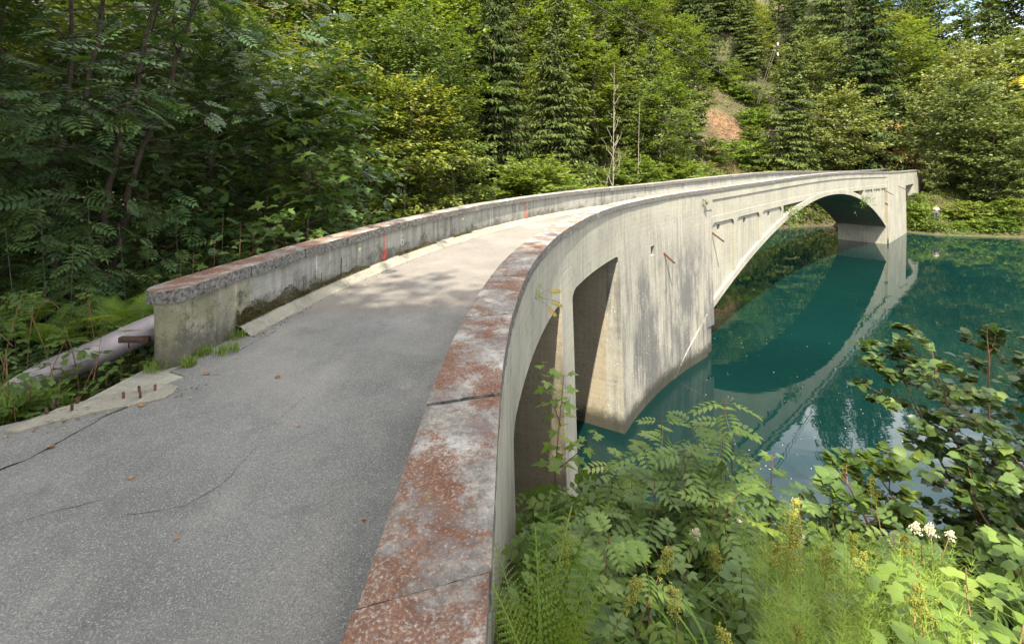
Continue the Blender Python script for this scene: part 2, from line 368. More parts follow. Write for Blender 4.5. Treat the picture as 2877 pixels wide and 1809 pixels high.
M['lf_horsetail'] = leaf_mat('horsetail_green', (0.12, 0.19, 0.02), (0.20, 0.27, 0.035), (0.29, 0.31, 0.06), 0.35, 0.6)
M['lf_seed'] = leaf_mat('green_seed_head', (0.20, 0.22, 0.030), (0.32, 0.31, 0.05), (0.44, 0.36, 0.12), 0.25, 0.7)
M['lf_yellow'] = leaf_mat('yellowing_leaf', (0.24, 0.20, 0.02), (0.34, 0.25, 0.02), (0.42, 0.24, 0.03), 0.4, 0.5)
M['lf_dead'] = leaf_mat('dry_leaf', (0.16, 0.07, 0.03), (0.30, 0.14, 0.05), (0.42, 0.24, 0.09), 0.2, 0.7)
M['flower'] = leaf_mat('creamy_flower', (0.62, 0.58, 0.42), (0.72, 0.68, 0.52), (0.78, 0.75, 0.62), 0.3, 0.7)

# ------------------------------------------------------------------ the bridge's course: an arc, then straight
RAD = 24.5; CEN = np.array([24.42, 2.7]); TH = R_(46.6); L0 = RAD * TH; WID = 4.35
def W(s, off, z):
    """s along the right edge of the bridge, off outwards from it (inwards negative), z up -> world"""
    s = np.asarray(s, float); off = np.asarray(off, float); z = np.asarray(z, float)
    s, off, z = np.broadcast_arrays(s, off, z)
    a = np.clip(s / RAD, 0, TH); r = RAD - off
    x = CEN[0] - r * np.cos(a); y = CEN[1] + r * np.sin(a)
    ex = np.where(s < 0, s, np.where(s > L0, s - L0, 0.0))
    return np.stack([x + ex * np.sin(a), y + ex * np.cos(a), z], -1)
def hump(s): return 0.44 * np.exp(-((np.asarray(s, float) - L0 - 21.0) / 18.0) ** 2)
def ctop(s): return 0.90 + hump(s)
T = lambda t: L0 + t
def intr(s): return -0.24 - 0.0111 * (np.asarray(s, float) - L0 - 21.3) ** 2
def extr(s): return intr(s) + 0.36

def fn(v): return v if callable(v) else (lambda s: np.full(np.shape(s), float(v)))

class Solid:
    """column-wise solids along the bridge, with wall coordinates in metres as UV"""
    def __init__(self): self.v = []; self.f = []; self.uv = []
    def strip(self, s, zlo, zhi, o0, o1, batter=0.0, zb=-0.5, flip=False, skew=0.0):
        s = np.asarray(s, float); lo = fn(zlo)(s); hi = fn(zhi)(s); a = fn(o0)(s); b = fn(o1)(s); n = len(s)
        def out(o, z): return o + batter * np.maximum(0, zb - z)
        A = [(a, lo), (out(b, lo), lo), (out(b, hi), hi), (a, hi)]
        base = len(self.v)
        for i in range(n):
            for (o, z) in A:
                oo = o[i]
                ss = s[i] + skew * (-oo)
                if flip: oo = -WID - oo
                self.v.append(tuple(W(ss, oo, z[i])))
        A = [(np.asarray(p), np.asarray(q)) for p, q in A]
        def face(idx, uv):
            self.f.append(idx[::-1] if flip else idx); self.uv.append(uv[::-1] if flip else uv)
        for i in range(n - 1):
            p = base + 4 * i; q = p + 4; s0, s1 = s[i], s[i + 1]
            face([p + 1, q + 1, q + 2, p + 2], [(s0, lo[i]), (s1, lo[i + 1]), (s1, hi[i + 1]), (s0, hi[i])])
            face([q, p, p + 3, q + 3], [(s1, lo[i + 1]), (s0, lo[i]), (s0, hi[i]), (s1, hi[i + 1])])
            face([p + 3, p + 2, q + 2, q + 3], [(s0, 0), (s0, .4), (s1, .4), (s1, 0)] if abs(b[i] - a[i]) < 1 else [(s0, a[i]), (s0, b[i]), (s1, b[i]), (s1, a[i])])
            face([p, q, q + 1, p + 1], [(s0, a[i]), (s1, a[i]), (s1, b[i]), (s0, b[i])])
        p = base; face([p, p + 1, p + 2, p + 3], [(a[0], lo[0]), (b[0], lo[0]), (b[0], hi[0]), (a[0], hi[0])])
        p = base + 4 * (n - 1); face([p + 1, p, p + 3, p + 2], [(b[-1], lo[-1]), (a[-1], lo[-1]), (a[-1], hi[-1]), (b[-1], hi[-1])])
        return self
    def build(self, name, mat, parent=None, bevel=0.0):
        me = bpy.data.meshes.new(name); me.from_pydata(self.v, [], self.f)
        ul = me.uv_layers.new(name='UVMap'); i = 0
        data = np.array([c for f in self.uv for c in f], np.float32).ravel(); ul.data.foreach_set('uv', data)
        me.materials.append(mat); me.update()
        o = link(name, me, parent)
        if bevel:
            b = o.modifiers.new('b', 'BEVEL'); b.width = bevel; b.segments = 2; b.limit_method = 'ANGLE'; b.angle_limit = R_(50)
        return o

def rng_s(a, b, step=0.3):
    n = max(2, int(math.ceil((b - a) / step)) + 1); return np.linspace(a, b, n)

bridge = empty('concrete_bridge', (0, 0, 0))
tag(bridge, 'weathered concrete arch bridge with lichen covered parapets curving across the green lake', 'bridge')
S0, S1R, S1L = -4.4, T(60), T(66)
rnd = random.Random(5)

# deck slab and the concrete gutter strips beside the road
dk = Solid(); dk.strip(rng_s(S0, T(68), 0.5), lambda s: hump(s) - 0.34, lambda s: hump(s) - 0.012, -WID + 0.40, -0.40); dk.build('deck', M['concrete'], bridge)

# --- walls under the parapets: approach spandrels, piers, abutments
def lintel(s0, s1, top, r0=0.45, r1=0.22):
    """underside of an opening with haunched corners"""
    def f(s):
        s = np.asarray(s, float); z = np.full(s.shape, top)
        d = np.clip((s0 + r0 - s) / r0, 0, 1); z = z - r0 * 0.95 * (1 - np.sqrt(1 - np.clip(d, 0, 1) ** 2))
        d = np.clip((s - (s1 - r1)) / r1, 0, 1); z = z - r1 * (1 - np.sqrt(1 - d ** 2))
        return z
    return f
OUT, IN_ = -0.05, -0.42
OP = [(2.55, 7.44, -0.55), (8.56, 13.15, -0.63), (T(51.6), T(57.2), -0.75)]
for fl in (False, True):
    for (a, b, zt) in OP:
        sw = Solid(); ss = np.unique(np.r_[rng_s(a, b, 0.25), a + np.linspace(0, 0.5, 9), b - np.linspace(0, 0.25, 7)])
        sw.strip(ss, lintel(a, b, zt), lambda s: hump(s) - 0.02, IN_, OUT, 0, flip=fl); sw.build('spandrel', M['concrete'], bridge)
ab = Solid(); ab.strip(rng_s(S0, 2.55, 0.3), -4.5, lambda s: hump(s) - 0.02, -WID + 0.42, OUT, 0.03); ab.build('abutment', M['concrete'], bridge, 0.015)
ab = Solid(); ab.strip(rng_s(T(57.2), T(66), 0.6), -6.0, lambda s: hump(s) - 0.02, -WID + 0.05, OUT, 0.02); ab.build('abutment', M['concrete'], bridge, 0.015)
ab = Solid(); ab.strip(rng_s(S0, 2.55, 0.3), -4.5, lambda s: hump(s) - 0.02, IN_, OUT, 0, flip=True); ab.build('abutment', M['concrete'], bridge)
# slim cross wall
def crosswall(name, a, b, zlo, batter, mat, zt=-0.02, side_mat=None):
    p = Solid(); ss = rng_s(a, b, 0.25)
    p.strip(ss, zlo, lambda s: hump(s) + zt, -WID + 0.05, OUT, batter)
    o = p.build(name, mat, bridge, 0.02)
    if side_mat:
        me = o.data; me.materials.append(side_mat); n = len(me.polygons)
        me.polygons[n - 2].material_index = 1; me.polygons[n - 1].material_index = 1
    return o
crosswall('cross_wall', 7.44, 8.56, -7.5, 0.035, M['concrete'], -0.02, M['rough'])
# main pier: core plus an outer skin that leaves the small square weep hole open
def skin_with_hole(name, a, b, zlo, zhi, o0, o1, hole, mat, batter=0.0, flip=False, bevel=0.0):
    p = Solid(); h0, h1, hz0, hz1 = hole
    p.strip(rng_s(a, h0, 0.3), zlo, zhi, o0, o1, batter, flip=flip)
    p.strip(rng_s(h1, b, 0.3), zlo, zhi, o0, o1, batter, flip=flip)
    p.strip(rng_s(h0, h1, 0.3), zlo, hz0, o0, o1, batter, flip=flip)
    p.strip(rng_s(h0, h1, 0.3), hz1, zhi, o0, o1, batter, flip=flip)
    return p.build(name, mat, bridge, bevel)
PA, PB = 13.15, T(1.08)
zdeck = lambda s: hump(s) - 0.02
o = crosswall('pier', PA, PB, -9.0, 0.0, M['rough']); o.data.materials[0] = M['rough']
bpy.data.objects.remove(o)
p = Solid(); p.strip(rng_s(PA, PB, 0.3), -9.0, zdeck, -WID + 0.05, -0.45, 0.0)
o = p.build('pier', M['rough'], bridge)
skin_with_hole('pier_face', PA, PB, -9.0, zdeck, -0.45, OUT, (16.12, 16.5, -1.14, -0.80), M['pier'], 0.035)
# the pier's end pilaster beside the arch, and the sloping toe at its foot
p = Solid(); p.strip(rng_s(T(1.10), T(1.93), 0.2), -5.0, zdeck, -WID + 0.1, OUT - 0.03, 0.03); p.build('pilaster', M['pier'], bridge, 0.03)
p = Solid(); p.strip(rng_s(T(1.10), T(1.75), 0.1), lambda s: -9.0 + 0 * s, lambda s: -5.0 - 0.0 * s, -WID + 0.3, OUT - 0.05, 0.02); p.build('pilaster_foot', M['pier'], bridge, 0.03)
# raised triangular toe: its sloping top runs from the springing down to the water
p = Solid(); ss = rng_s(T(-2.3), T(1.05), 0.15)
zt = lambda s: -6.3 + (np.asarray(s) - T(-2.3)) / 3.35 * 2.0
p.strip(ss, -9.0, zt, -0.2, lambda s: 0.165 + 0 * s, 0.0)
p.build('pier_toe', M['pier'], bridge, 0.02)

# far pier and its small opening
FA, FB = T(41.25), T(51.6)
p = Solid(); p.strip(rng_s(FA, FB, 1.0), -9.0, zdeck, -WID + 0.05, OUT, 0.02); o = p.build('pier', M['concrete'], bridge, 0.02)
o.data.materials.append(M['rough']); o.data.polygons[len(o.data.polygons) - 2].material_index = 1
p = Solid(); p.strip(rng_s(FA - 0.55, FA, 0.3), -9.0, lambda s: -4.35 + 0 * s, -WID + 0.2, OUT - 0.02, 0.0); p.build('springing_ledge', M['concrete'], bridge, 0.03)

# --- the arch
A0, A1 = T(1.93), T(41.25)
ss = rng_s(A0, A1, 0.5)
p = Solid(); p.strip(ss, intr, lambda s: np.minimum(extr(s), ctop(s) - 1.30), -WID + 0.06, -0.06)
p.build('arch', M['concrete'], bridge, 0.02)
PAN = [(1.97, 4.41), (4.71, 7.65), (8.02, 11.0)]
panels = PAN + [(42.6 - b, 42.6 - a) for a, b in PAN[::-1]]
def band_lo(s):
    """underside of the frame over the panels, with rounded corners"""
    s = np.asarray(s, float); t = s - L0; z = ctop(s) - 1.58
    for a, b in panels:
        for e in (np.clip((a + 0.32 - t) / 0.32, 0, 1), np.clip((t - (b - 0.32)) / 0.32, 0, 1)):
            inside = (t >= a) & (t <= b)
            z = np.where(inside, z - 0.30 * (1 - np.sqrt(1 - np.clip(e, 0, 1) ** 2)), z)
    return z
sb = [rng_s(A0, A1, 0.4)]
for a, b in panels: sb += [T(a) + np.linspace(0.001, 0.32, 7), T(b) - np.linspace(0.001, 0.32, 7)]
sb = np.unique(np.concatenate(sb)); sb = sb[(sb >= A0) & (sb <= A1)]
for fl in (False, True):
    p = Solid(); p.strip(ss, lambda s: ctop(s) - 1.25, lambda s: ctop(s) - 0.50, IN_, -0.105, flip=fl); p.build('edge_beam', M['concrete'], bridge)
    p = Solid(); p.strip(sb, band_lo, lambda s: ctop(s) - 1.25, -0.5, -0.088, flip=fl); p.build('frame_band', M['concrete'], bridge, 0.012)
    for i, (a, b) in enumerate(panels):
        hs = (a + b) / 2 - 0.36 * (1 if i < 3 else -1); hz = float(ctop(T(hs))) - 1.70
        lo = lambda s: extr(s) - 0.06; hi = lambda s: ctop(s) - 1.55
        skin_with_hole('spandrel_panel', T(a), T(b), lo, hi, -0.5, -0.175, (T(hs) - 0.16, T(hs) + 0.16, hz - 0.26, hz), M['concrete'], flip=fl)
        # upright ribs between the panels
        e = b if i < 3 else a
        nxt = (panels[i + 1][0] if i in (0, 1) else b + 0.30) if i < 3 else (panels[i - 1][1] if i in (4, 5) else a - 0.30)
        r0, r1 = min(e, nxt), max(e, nxt)
        p = Solid(); p.strip(rng_s(T(r0), T(r1), 0.15), lambda s: extr(s) - 0.06, lambda s: ctop(s) - 1.581, -0.5, -0.091, flip=fl); p.build('rib', M['concrete'], bridge, 0.012)

# --- parapets and their coping slabs
def parapet(s0, s1, fl, name_mat):
    p = Solid(); ss = rng_s(s0, s1, 0.3)
    lo = lambda s: np.where((s > T(1.95)) & (s < T(41.2)), ctop(s) - 0.48, hump(s) - 0.02)
    cuts = [s0, min(s1, T(1.95)), min(s1, T(41.2)), s1]
    for a, b, arch in ((cuts[0], cuts[1], False), (cuts[1], cuts[2], True), (cuts[2], cuts[3], False)):
        if b - a > 0.01:
            p.strip(rng_s(a, b, 0.3), (lambda s: ctop(s) - 0.50) if arch else zdeck, lambda s: ctop(s) - 0.14, IN_ + (0.06 if fl else 0.06), OUT, flip=fl)
            if arch: p.strip(rng_s(a, b, 0.3), zdeck, lambda s: ctop(s) - 0.503, IN_ + 0.06, -0.25, flip=fl)
    return p.build('parapet', name_mat, bridge)
par_r = parapet(S0, S1R, False, M['concrete'])
SL = 2.42                                   # where the left parapet begins (its rounded end)
par_l = parapet(SL + 0.22, S1L, True, M['wall_in'])
tag(par_l, 'left parapet with red arrow and white digit on its inner face'); tag(par_r, 'right parapet with red lichen on its wide coping')

def slab(parent, s0, s1, fl, fine, skew, seed, end_round=False):
    """one coping slab, its top a fine uneven grid when it lies near the camera"""
    r = random.Random(seed); g = bmesh.new()
    dz = r.uniform(-0.006, 0.006); do = r.uniform(-0.006, 0.006)
    ns = max(4, int((s1 - s0) / (0.035 if fine else 0.35))); no = 14 if fine else 3
    o_in, o_out = -0.45 + do, 0.0 + do; th = 0.15
    def P(u, v, z):
        o = o_in + (o_out - o_in) * v; s = s0 + (s1 - s0) * u
        s = s + skew * (o - o_in)
        zz = float(ctop(s)) + dz + z
        off = -WID - o if fl else o
        if end_round:      # round the slab's free end in plan
            c = 0.22; x = (s - s0)
            if x < c:
                half = 0.225; vv = (v - 0.5) * 2
                k = math.sqrt(max(0, 1 - ((c - x) / c) ** 2)) * 0.80 + 0.20 * (x / c)
                o = (o_in + o_out) / 2 + vv * half * max(k, 0.12); off = -WID - o if fl else o
        p = Vector([float(q) for q in W(s, off, zz)])
        if fine:
            e = min(u, 1 - u) * (s1 - s0); edge = min(v, 1 - v) * 0.45
            n = mnoise.fractal(p * 9, 1.0, 2.0, 4) * 0.004 + mnoise.noise(p * 45) * 0.0025
            rim = max(0, 1 - min(e, edge) / 0.02)
            p.z += n - rim * (0.006 + 0.006 * abs(mnoise.noise(p * 22)))
        return p
    top = [[g.verts.new(P(i / ns, j / no, 0)) for j in range(no + 1)] for i in range(ns + 1)]
    for i in range(ns):
        for j in range(no):
            q = [top[i][j], top[i][j + 1], top[i + 1][j + 1], top[i + 1][j]]
            g.faces.new(q if fl else q[::-1])
    ring = [top[0][j] for j in range(no + 1)] + [top[i][no] for i in range(1, ns + 1)] + [top[ns][j] for j in range(no - 1, -1, -1)] + [top[i][0] for i in range(ns - 1, 0, -1)]
    rows = 4 if fine else 1; prev = ring
    for k in range(1, rows + 1):
        cur = []
        for vtx in ring:
            p = vtx.co.copy(); p.z -= th * k / rows
            if fine:
                a = mnoise.noise(p * 18) * 0.006; p.x += a; p.y += mnoise.noise(p * 18 + Vector((7, 3, 1))) * 0.005
            cur.append(g.verts.new(p))
        for i in range(len(ring)):
            j = (i + 1) % len(ring)
            q = [prev[i], prev[j], cur[j], cur[i]]
            g.faces.new(q if not fl else q[::-1])
        prev = cur
    g.faces.new(prev if not fl else prev[::-1])
    bmesh.ops.recalc_face_normals(g, faces=g.faces)
    me = bpy.data.meshes.new('coping_slab'); g.to_mesh(me); g.free(); me.materials.append(M['coping'])
    return link('coping_slab', me, parent)

def run_slabs(parent, s0, s1, fl, joints, skew, first_round=False):
    js = [j for j in joints if s0 < j < s1]; x = max([s0] + js)
    while x < s1 - 2.0:
        x += rnd.uniform(1.35, 1.55); js.append(x)
    js = [s0] + js + [s1]
    for i in range(len(js) - 1):
        gap = rnd.uniform(0.006, 0.012)
        a, b = js[i] + (gap if i else 0), js[i + 1] - gap
        slab(parent, a, b, fl, b < 11 and a > -2.6, skew, 100 + i + (500 if fl else 0), first_round and i == 0)
run_slabs(par_r, S0, S1R, False, [-2.7, -1.05, 0.31, 1.93, 3.5, 5.1], 0.34)
run_slabs(par_l, SL, S1L, True, [3.62, 4.75, 5.85, 7.05, 8.15, 9.3], 0.12, True)

# rounded end of the left parapet
def end_post():
    pts = []
    for a in np.linspace(-90, 90, 13):
        pts.append((SL + 0.26 - 0.17 * math.cos(R_(a)) , (-0.215 - 0.0) + 0.165 * math.sin(R_(a))))
    bm = bmesh.new(); zb, zt = -1.2, 0.90 - 0.15
    rows = 9
    poly = [(SL + 0.26, -0.38)] + pts[1:-1] + [(SL + 0.26, -0.05)]
    V = []
    for k in range(rows + 1):
        z = zb + (zt - zb) * k / rows
        ring = []
        for (s, o) in poly:
            p = Vector([float(q) for q in W(s, -WID - o, z)]); n = mnoise.fractal(p * 6, 1, 2, 4) * 0.008; p.x += n; p.y += n * 0.7
            ring.append(bm.verts.new(p))
        V.append(ring)
    n = len(poly)
    for k in range(rows):
        for i in range(n):
            j = (i + 1) % n; bm.faces.new([V[k][i], V[k][j], V[k + 1][j], V[k + 1][i]])
    bm.faces.new(V[-1])
    bmesh.ops.recalc_face_normals(bm, faces=bm.faces)
    me = bpy.data.meshes.new('end_post'); bm.to_mesh(me); bm.free(); me.materials.append(M['post'])
    uv = me.uv_layers.new(name='UVMap')
    for l in me.loops: c = me.vertices[l.vertex_index].co; uv.data[l.index].uv = (c.x + c.y, c.z)
    return link('end_post', me, bridge)
end_post()
# first metre of the left wall is the mossy, rough cast part
p = Solid(); p.strip(rng_s(SL + 0.26, SL + 1.25, 0.2), -1.0, lambda s: ctop(s) - 0.16, -0.383, -0.02 - 0.03, flip=True); 
o = p.build('wall_end', M['post'], bridge)
# gutter (sloping mortar fillet) along the foot of each parapet
def gutter(s0, s1, fl):
    bm = bmesh.new(); rows = []
    r = random.Random(3 + fl); n = int((s1 - s0) / 0.07)
    for i in range(n + 1):
        s = s0 + (s1 - s0) * i / n; h = float(hump(s)); e = mnoise.noise(Vector((s * 1.7, 3, fl))) * 0.03 + mnoise.noise(Vector((s * 6, 9, fl))) * 0.015
        q1 = 0.02 * mnoise.noise(Vector((s * 3, 1, 1))) + 0.012 * mnoise.noise(Vector((s * 11, 2, 1))); wd = 0.06 * min(1, max(0, (s - 6) / 8))
        prof = [(-0.36, 0.125 + q1), (-0.47 - wd * .5, 0.110 + q1 * 0.6), (-0.53 - wd * .6 + e * .5, 0.060 - q1), (-0.565 - wd * .7, 0.035 + q1 * .4), (-0.615 - wd + e, 0.010), (-0.625 - wd + e, -0.01)]
        rows.append([bm.verts.new(Vector([float(q) for q in W(s, -WID - o if fl else o, h + z)])) for o, z in prof])
    for i in range(n):
        for j in range(5):
            q = [rows[i][j], rows[i][j + 1], rows[i + 1][j + 1], rows[i + 1][j]]; bm.faces.new(q)
    bmesh.ops.recalc_face_normals(bm, faces=bm.faces)
    me = bpy.data.meshes.new('gutter'); bm.to_mesh(me); bm.free(); me.materials.append(M['patch'])
    uv = me.uv_layers.new(name='UVMap')
    for l in me.loops: c = me.vertices[l.vertex_index].co; uv.data[l.index].uv = (c.x * 0.7 + c.y * 0.7, c.z)
    return link('gutter', me, bridge)
gutter(3.42, T(64), True)

# drain pipes sticking out of the outer face
def drain(s, z, L=0.62, drop=0.40, r=0.042, along=0.08, off=OUT):
    g = Geo(); a = W(s, off - 0.12, z + 0.05); b = W(s + along, off + L, z - drop)
    tube(g, [a, b], r, 10); bb = np.array(b); aa = np.array(a); d = unit(aa - bb)
    tube(g, [b, b + d * 0.12], r * 0.8, 10); 
    ring = []
    V1 = g.v[0][10:20]; V2 = g.v[1][0:10]
    g.quad(np.concatenate([V1, V2]), [(k, (k + 1) % 10, 10 + (k + 1) % 10, 10 + k) for k in range(10)])
    return g.build('drain_pipe', M['rust'], bridge, True)
drain(17.30, -1.12, 0.45, 0.42)
drain(T(2.10), -0.85, 0.62, 0.45, off=-0.25)
drain(T(40.6), -0.75, 0.75, 0.45, off=-0.25)
drain(T(47.3), -0.62, 0.75, 0.45)

# spray marks on the inner face of the left wall: arrow, digit, arrow far down the wall
def on_wall(s, z, lift=0.003): return W(s, -WID + 0.36 + lift, z)
def mark(name, segs, wdt, mat, s, z, ks=1.0, parent=None, lift=0.004):
    g = Geo(); r = random.Random(int(s * 100))
    for sg in segs:
        P = np.array(sg, float); 
        P = np.concatenate([np.linspace(P[i], P[i + 1], 6)[: 6 if i == len(P) - 2 else 5] for i in range(len(P) - 1)])
        tan = unit(np.gradient(P, axis=0)); nrm = np.stack([-tan[:, 1], tan[:, 0]], -1)
        ww = np.array([wdt * r.uniform(0.75, 1.2) for _ in P])[:, None]
        A = P + nrm * ww; B = P - nrm * ww
        VA = W(s + A[:, 0] * ks, -WID + 0.36 + lift, z + A[:, 1]); VB = W(s + B[:, 0] * ks, -WID + 0.36 + lift, z + B[:, 1])
        n = len(P); g.quad(np.concatenate([VA, VB]), [(i, i + 1, n + i + 1, n + i) for i in range(n - 1)])
        lift += 0.0006
    return g.build(name, mat, parent)
arrow = [[(0, .30), (0.005, .1), (0, -.27)], [(-.10, -.10), (-.06, -.20), (0, -.27)], [(.11, -.06), (.07, -.17), (0, -.27)]]
mark('painted_arrow', arrow, 0.014, M['red_paint'], 7.17, 0.42, 1.0, par_l)
mark('painted_digit', [[(.04, .14), (-.05, .05), (-.07, -.06), (-.02, -.13), (.05, -.10), (.05, -.02), (-.02, .01), (-.06, -.04)]], 0.012, M['white_paint'], 7.85, 0.47, 1.0, par_l)
mark('painted_arrow', arrow, 0.014, M['red_paint'], 14.1, 0.45, 1.2, par_l)
for s, z, c in ((6.35, 0.55, 'lichen'), (10.55, 0.60, 'lichen')):
    g = Geo(); a = np.arange(12) * math.pi / 6; rr = 0.035 + 0.008 * np.sin(a * 3)
    V = [on_wall(s + rr[i] * math.cos(a[i]), z + 1.1 * rr[i] * math.sin(a[i]), 0.004) for i in range(12)] + [on_wall(s, z, 0.012)]
    g.add(V, [(i, (i + 1) % 12, 12) for i in range(12)]); g.build('lichen_spot', M[c], par_l)
# exposed rusty reinforcement in the left wall
g = Geo(); tube(g, [on_wall(5.78, 0.02, 0.004), on_wall(5.80, 0.50, 0.004)], 0.010, 6); g.build('rebar', M['rust_dark'], par_l)
g = Geo(); tube(g, [on_wall(5.45, 0.13, 0.002), on_wall(6.4, 0.17, 0.003)], 0.007, 6); g.build('rebar', M['rust_dark'], par_l)
for s in (4.8, 5.25): g = Geo(); tube(g, [on_wall(s, 0.10, 0), on_wall(s + .01, 0.36, 0)], 0.006, 5); g.build('rebar', M['rust_dark'], par_l)

# cushion moss in the angle of wall and gutter
g = Geo(); r = np.random.default_rng(4)
for (a, b, hmax) in ((3.42, 4.9, 0.30), (4.9, 6.6, 0.12), (7.6, 9.2, 0.10), (10.0, 10.9, 0.08), (3.42, 3.9, 0.40)):
    n = int((b - a) * (2600 if hmax > 0.2 else 1300))
    s = r.uniform(a, b, n); u = r.random(n) ** 1.5; lump = 0.35 + 0.65 * np.abs(np.sin(s * 5.1 + 1) * np.sin(s * 2.3)); h = hmax * u * lump * np.clip((b - s) / 0.4, 0.2, 1)
    P = W(s, -WID + 0.375 + 0.05 * (1 - u) + 0.02 * r.random(n), hump(s) + 0.13 + h)
    D = unit(r.normal(size=(n, 3)) + np.array([0.6, -0.3, 0.6])); B = unit(np.cross(D, r.normal(size=(n, 3)))); q = r.uniform(0.010, 0.022, n)[:, None]
    V = np.stack([P - B * q * 0.45, P + B * q * 0.45, P + D * q], 1).reshape(-1, 3)
    g.add(V, np.arange(3 * n).reshape(-1, 3), np.repeat(r.random(n), 3))
o = g.build('moss', M['moss'], bridge); o['kind'] = 'stuff'

# bracket steels beside the end post
for z in (0.30, -0.28):
    g = Geo(); a = W(SL + 0.15, -WID + 0.03, z); b = a + np.array([-0.34, 0.05, 0.0])
    c = np.array([[x, y, w] for x in (b[0], a[0]) for y in (a[1] - 0.03, a[1] + 0.03) for w in (z - 0.03, z + 0.03)])
    g.quad(c, [(0, 1, 3, 2), (4, 6, 7, 5), (0, 4, 5, 1), (2, 3, 7, 6), (0, 2, 6, 4), (1, 5, 7, 3)])
    tube(g, [b + np.array([0.06, 0, -0.02]), b + np.array([0.06, 0, -0.12])], 0.008, 6)
    g.build('steel_bracket', M['rust_dark'], bridge)

# ------------------------------------------------------------------ road
bm = bmesh.new(); rows = []
for s in rng_s(2.45, T(68), 0.25):
    rows.append([bm.verts.new(Vector([float(q) for q in W(s, o, float(hump(s)) + 0.0)])) for o in np.linspace(-0.41, -WID + 0.41, 6)])
for i in range(len(rows) - 1):
    for j in range(5): bm.faces.new([rows[i][j], rows[i][j + 1], rows[i + 1][j + 1], rows[i + 1][j]])
# the apron in front of the bridge where the lane widens to the left
edge = [(-3.62, 5.42), (-3.75, 5.15), (-4.05, 4.85), (-4.62, 4.42), (-5.4, 3.95), (-6.5, 3.3), (-9, 1.8), (-14, -2.0), (-24, -10)]
r0 = rows[0]
far_l = Vector([float(q) for q in W(2.45, -WID + 0.41, 0)])
ring = [v.co.copy() for v in r0] 
poly = [bm.verts.new(c) for c in [Vector((x, y, 0)) for x, y in edge] + [Vector((-24, -19, 0)), Vector((-10, -9, 0)), Vector((-4, -4.4, 0)), Vector((-1.2, -1.6, 0)), Vector((-0.49, -0.8, 0)), Vector((-0.49, 2.0, 0))]]
f = bm.faces.new(r0 + poly)
bmesh.ops.triangulate(bm, faces=[f])
bmesh.ops.recalc_face_normals(bm, faces=bm.faces)
me = bpy.data.meshes.new('road'); bm.to_mesh(me); bm.free(); me.materials.append(M['asphalt'])
if sum(f.normal.z for f in me.polygons) < 0: me.flip_normals()
road = link('road', me); tag(road, kind='structure')

def crack(pts, w0, w1, parent, seed=1, z=0.004, jitter=0.012, name='crack', mat='crack'):
    r = random.Random(seed); P = []
    for (x0, y0), (x1, y1) in zip(pts[:-1], pts[1:]):
        n = max(2, int(math.hypot(x1 - x0, y1 - y0) / 0.03))
        for i in range(n): P.append((x0 + (x1 - x0) * i / n, y0 + (y1 - y0) * i / n))
    P = np.array(P); P += np.array([[mnoise.noise(Vector((p[0] * 9, p[1] * 9, seed))) * jitter * 1.6, mnoise.noise(Vector((p[0] * 9, p[1] * 9, seed + 9))) * jitter * 1.6] for p in P])
    tan = unit(np.gradient(P, axis=0)); nr = np.stack([-tan[:, 1], tan[:, 0]], -1)
    ww = np.array([max(0.0008, (w0 + (w1 - w0) * i / len(P)) * (0.55 + 0.9 * mnoise.noise(Vector((i * 0.21, seed, 0))))) for i in range(len(P))])[:, None]
    A = P + nr * ww; B = P - nr * ww; n = len(P)
    V = np.concatenate([np.c_[A, np.full(n, z)], np.c_[B, np.full(n, z)]])
    V[:, 2] += 0
    g = Geo(); g.quad(V, [(i, i + 1, n + i + 1, n + i) for i in range(n - 1)])
    return g.build(name, M[mat], parent)
def pxy(*pp): return [tuple(px(x, y, 0.0))[:2] for x, y in pp]
crack(pxy((-20, 1112), (60, 1082), (140, 1040), (235, 985), (330, 945)), 0.012, 0.005, road, 1)
crack(pxy((470, 882), (560, 884), (700, 874), (800, 868), (1010, 866)), 0.004, 0.005, road, 2)
crack(pxy((300, 1212), (430, 1192), (520, 1140), (610, 1045)), 0.003, 0.002, road, 3)
crack(pxy((560, 826), (640, 783), (770, 720), (860, 670), (905, 655), (1000, 615), (1090, 585), (1230, 547)), 0.007, 0.012, road, 5, 0.006)
crack(pxy((215, 992), (270, 968), (330, 945)), 0.006, 0.012, road, 6, 0.0055, name='moss_seam', mat='moss')
crack(pxy((1145, 597), (1160, 595)), 0.02, 0.015, road, 7)
g = Geo(); q = [px(*c, 0.0) for c in ((888, 690), (905, 684), (922, 688), (905, 694), (890, 695))]
crack(pxy((873, 693), (890, 687), (905, 690), (895, 696), (880, 697)), 0.010, 0.008, road, 8, name='paint_mark', mat='red_paint')
crack(pxy((0, 1240), (120, 1205), (260, 1170)), 0.002, 0.003, road, 9)
crack(pxy((640, 1000), (720, 930), (830, 850), (930, 760), (1000, 700)), 0.003, 0.003, road, 10)
# patches of dark repair at the gutter
for cpt, rr in (((795, 722), 0.13), ((1120, 580), 0.2)):
    g = Geo(); c = px(*cpt, 0.0); a = np.arange(14) * 2 * math.pi / 14
    V = [(c.x + rr * 0.7 * (1 + .3 * math.sin(3 * t)) * math.cos(t) + 0.25 * rr * math.sin(t), c.y + rr * 1.6 * (1 + .2 * math.sin(5 * t)) * math.sin(t), 0.005) for t in a] + [(c.x, c.y, 0.007)]
    g.add(V, [(i, (i + 1) % 14, 14) for i in range(14)]); g.build('rust_patch', M['rust'], road)

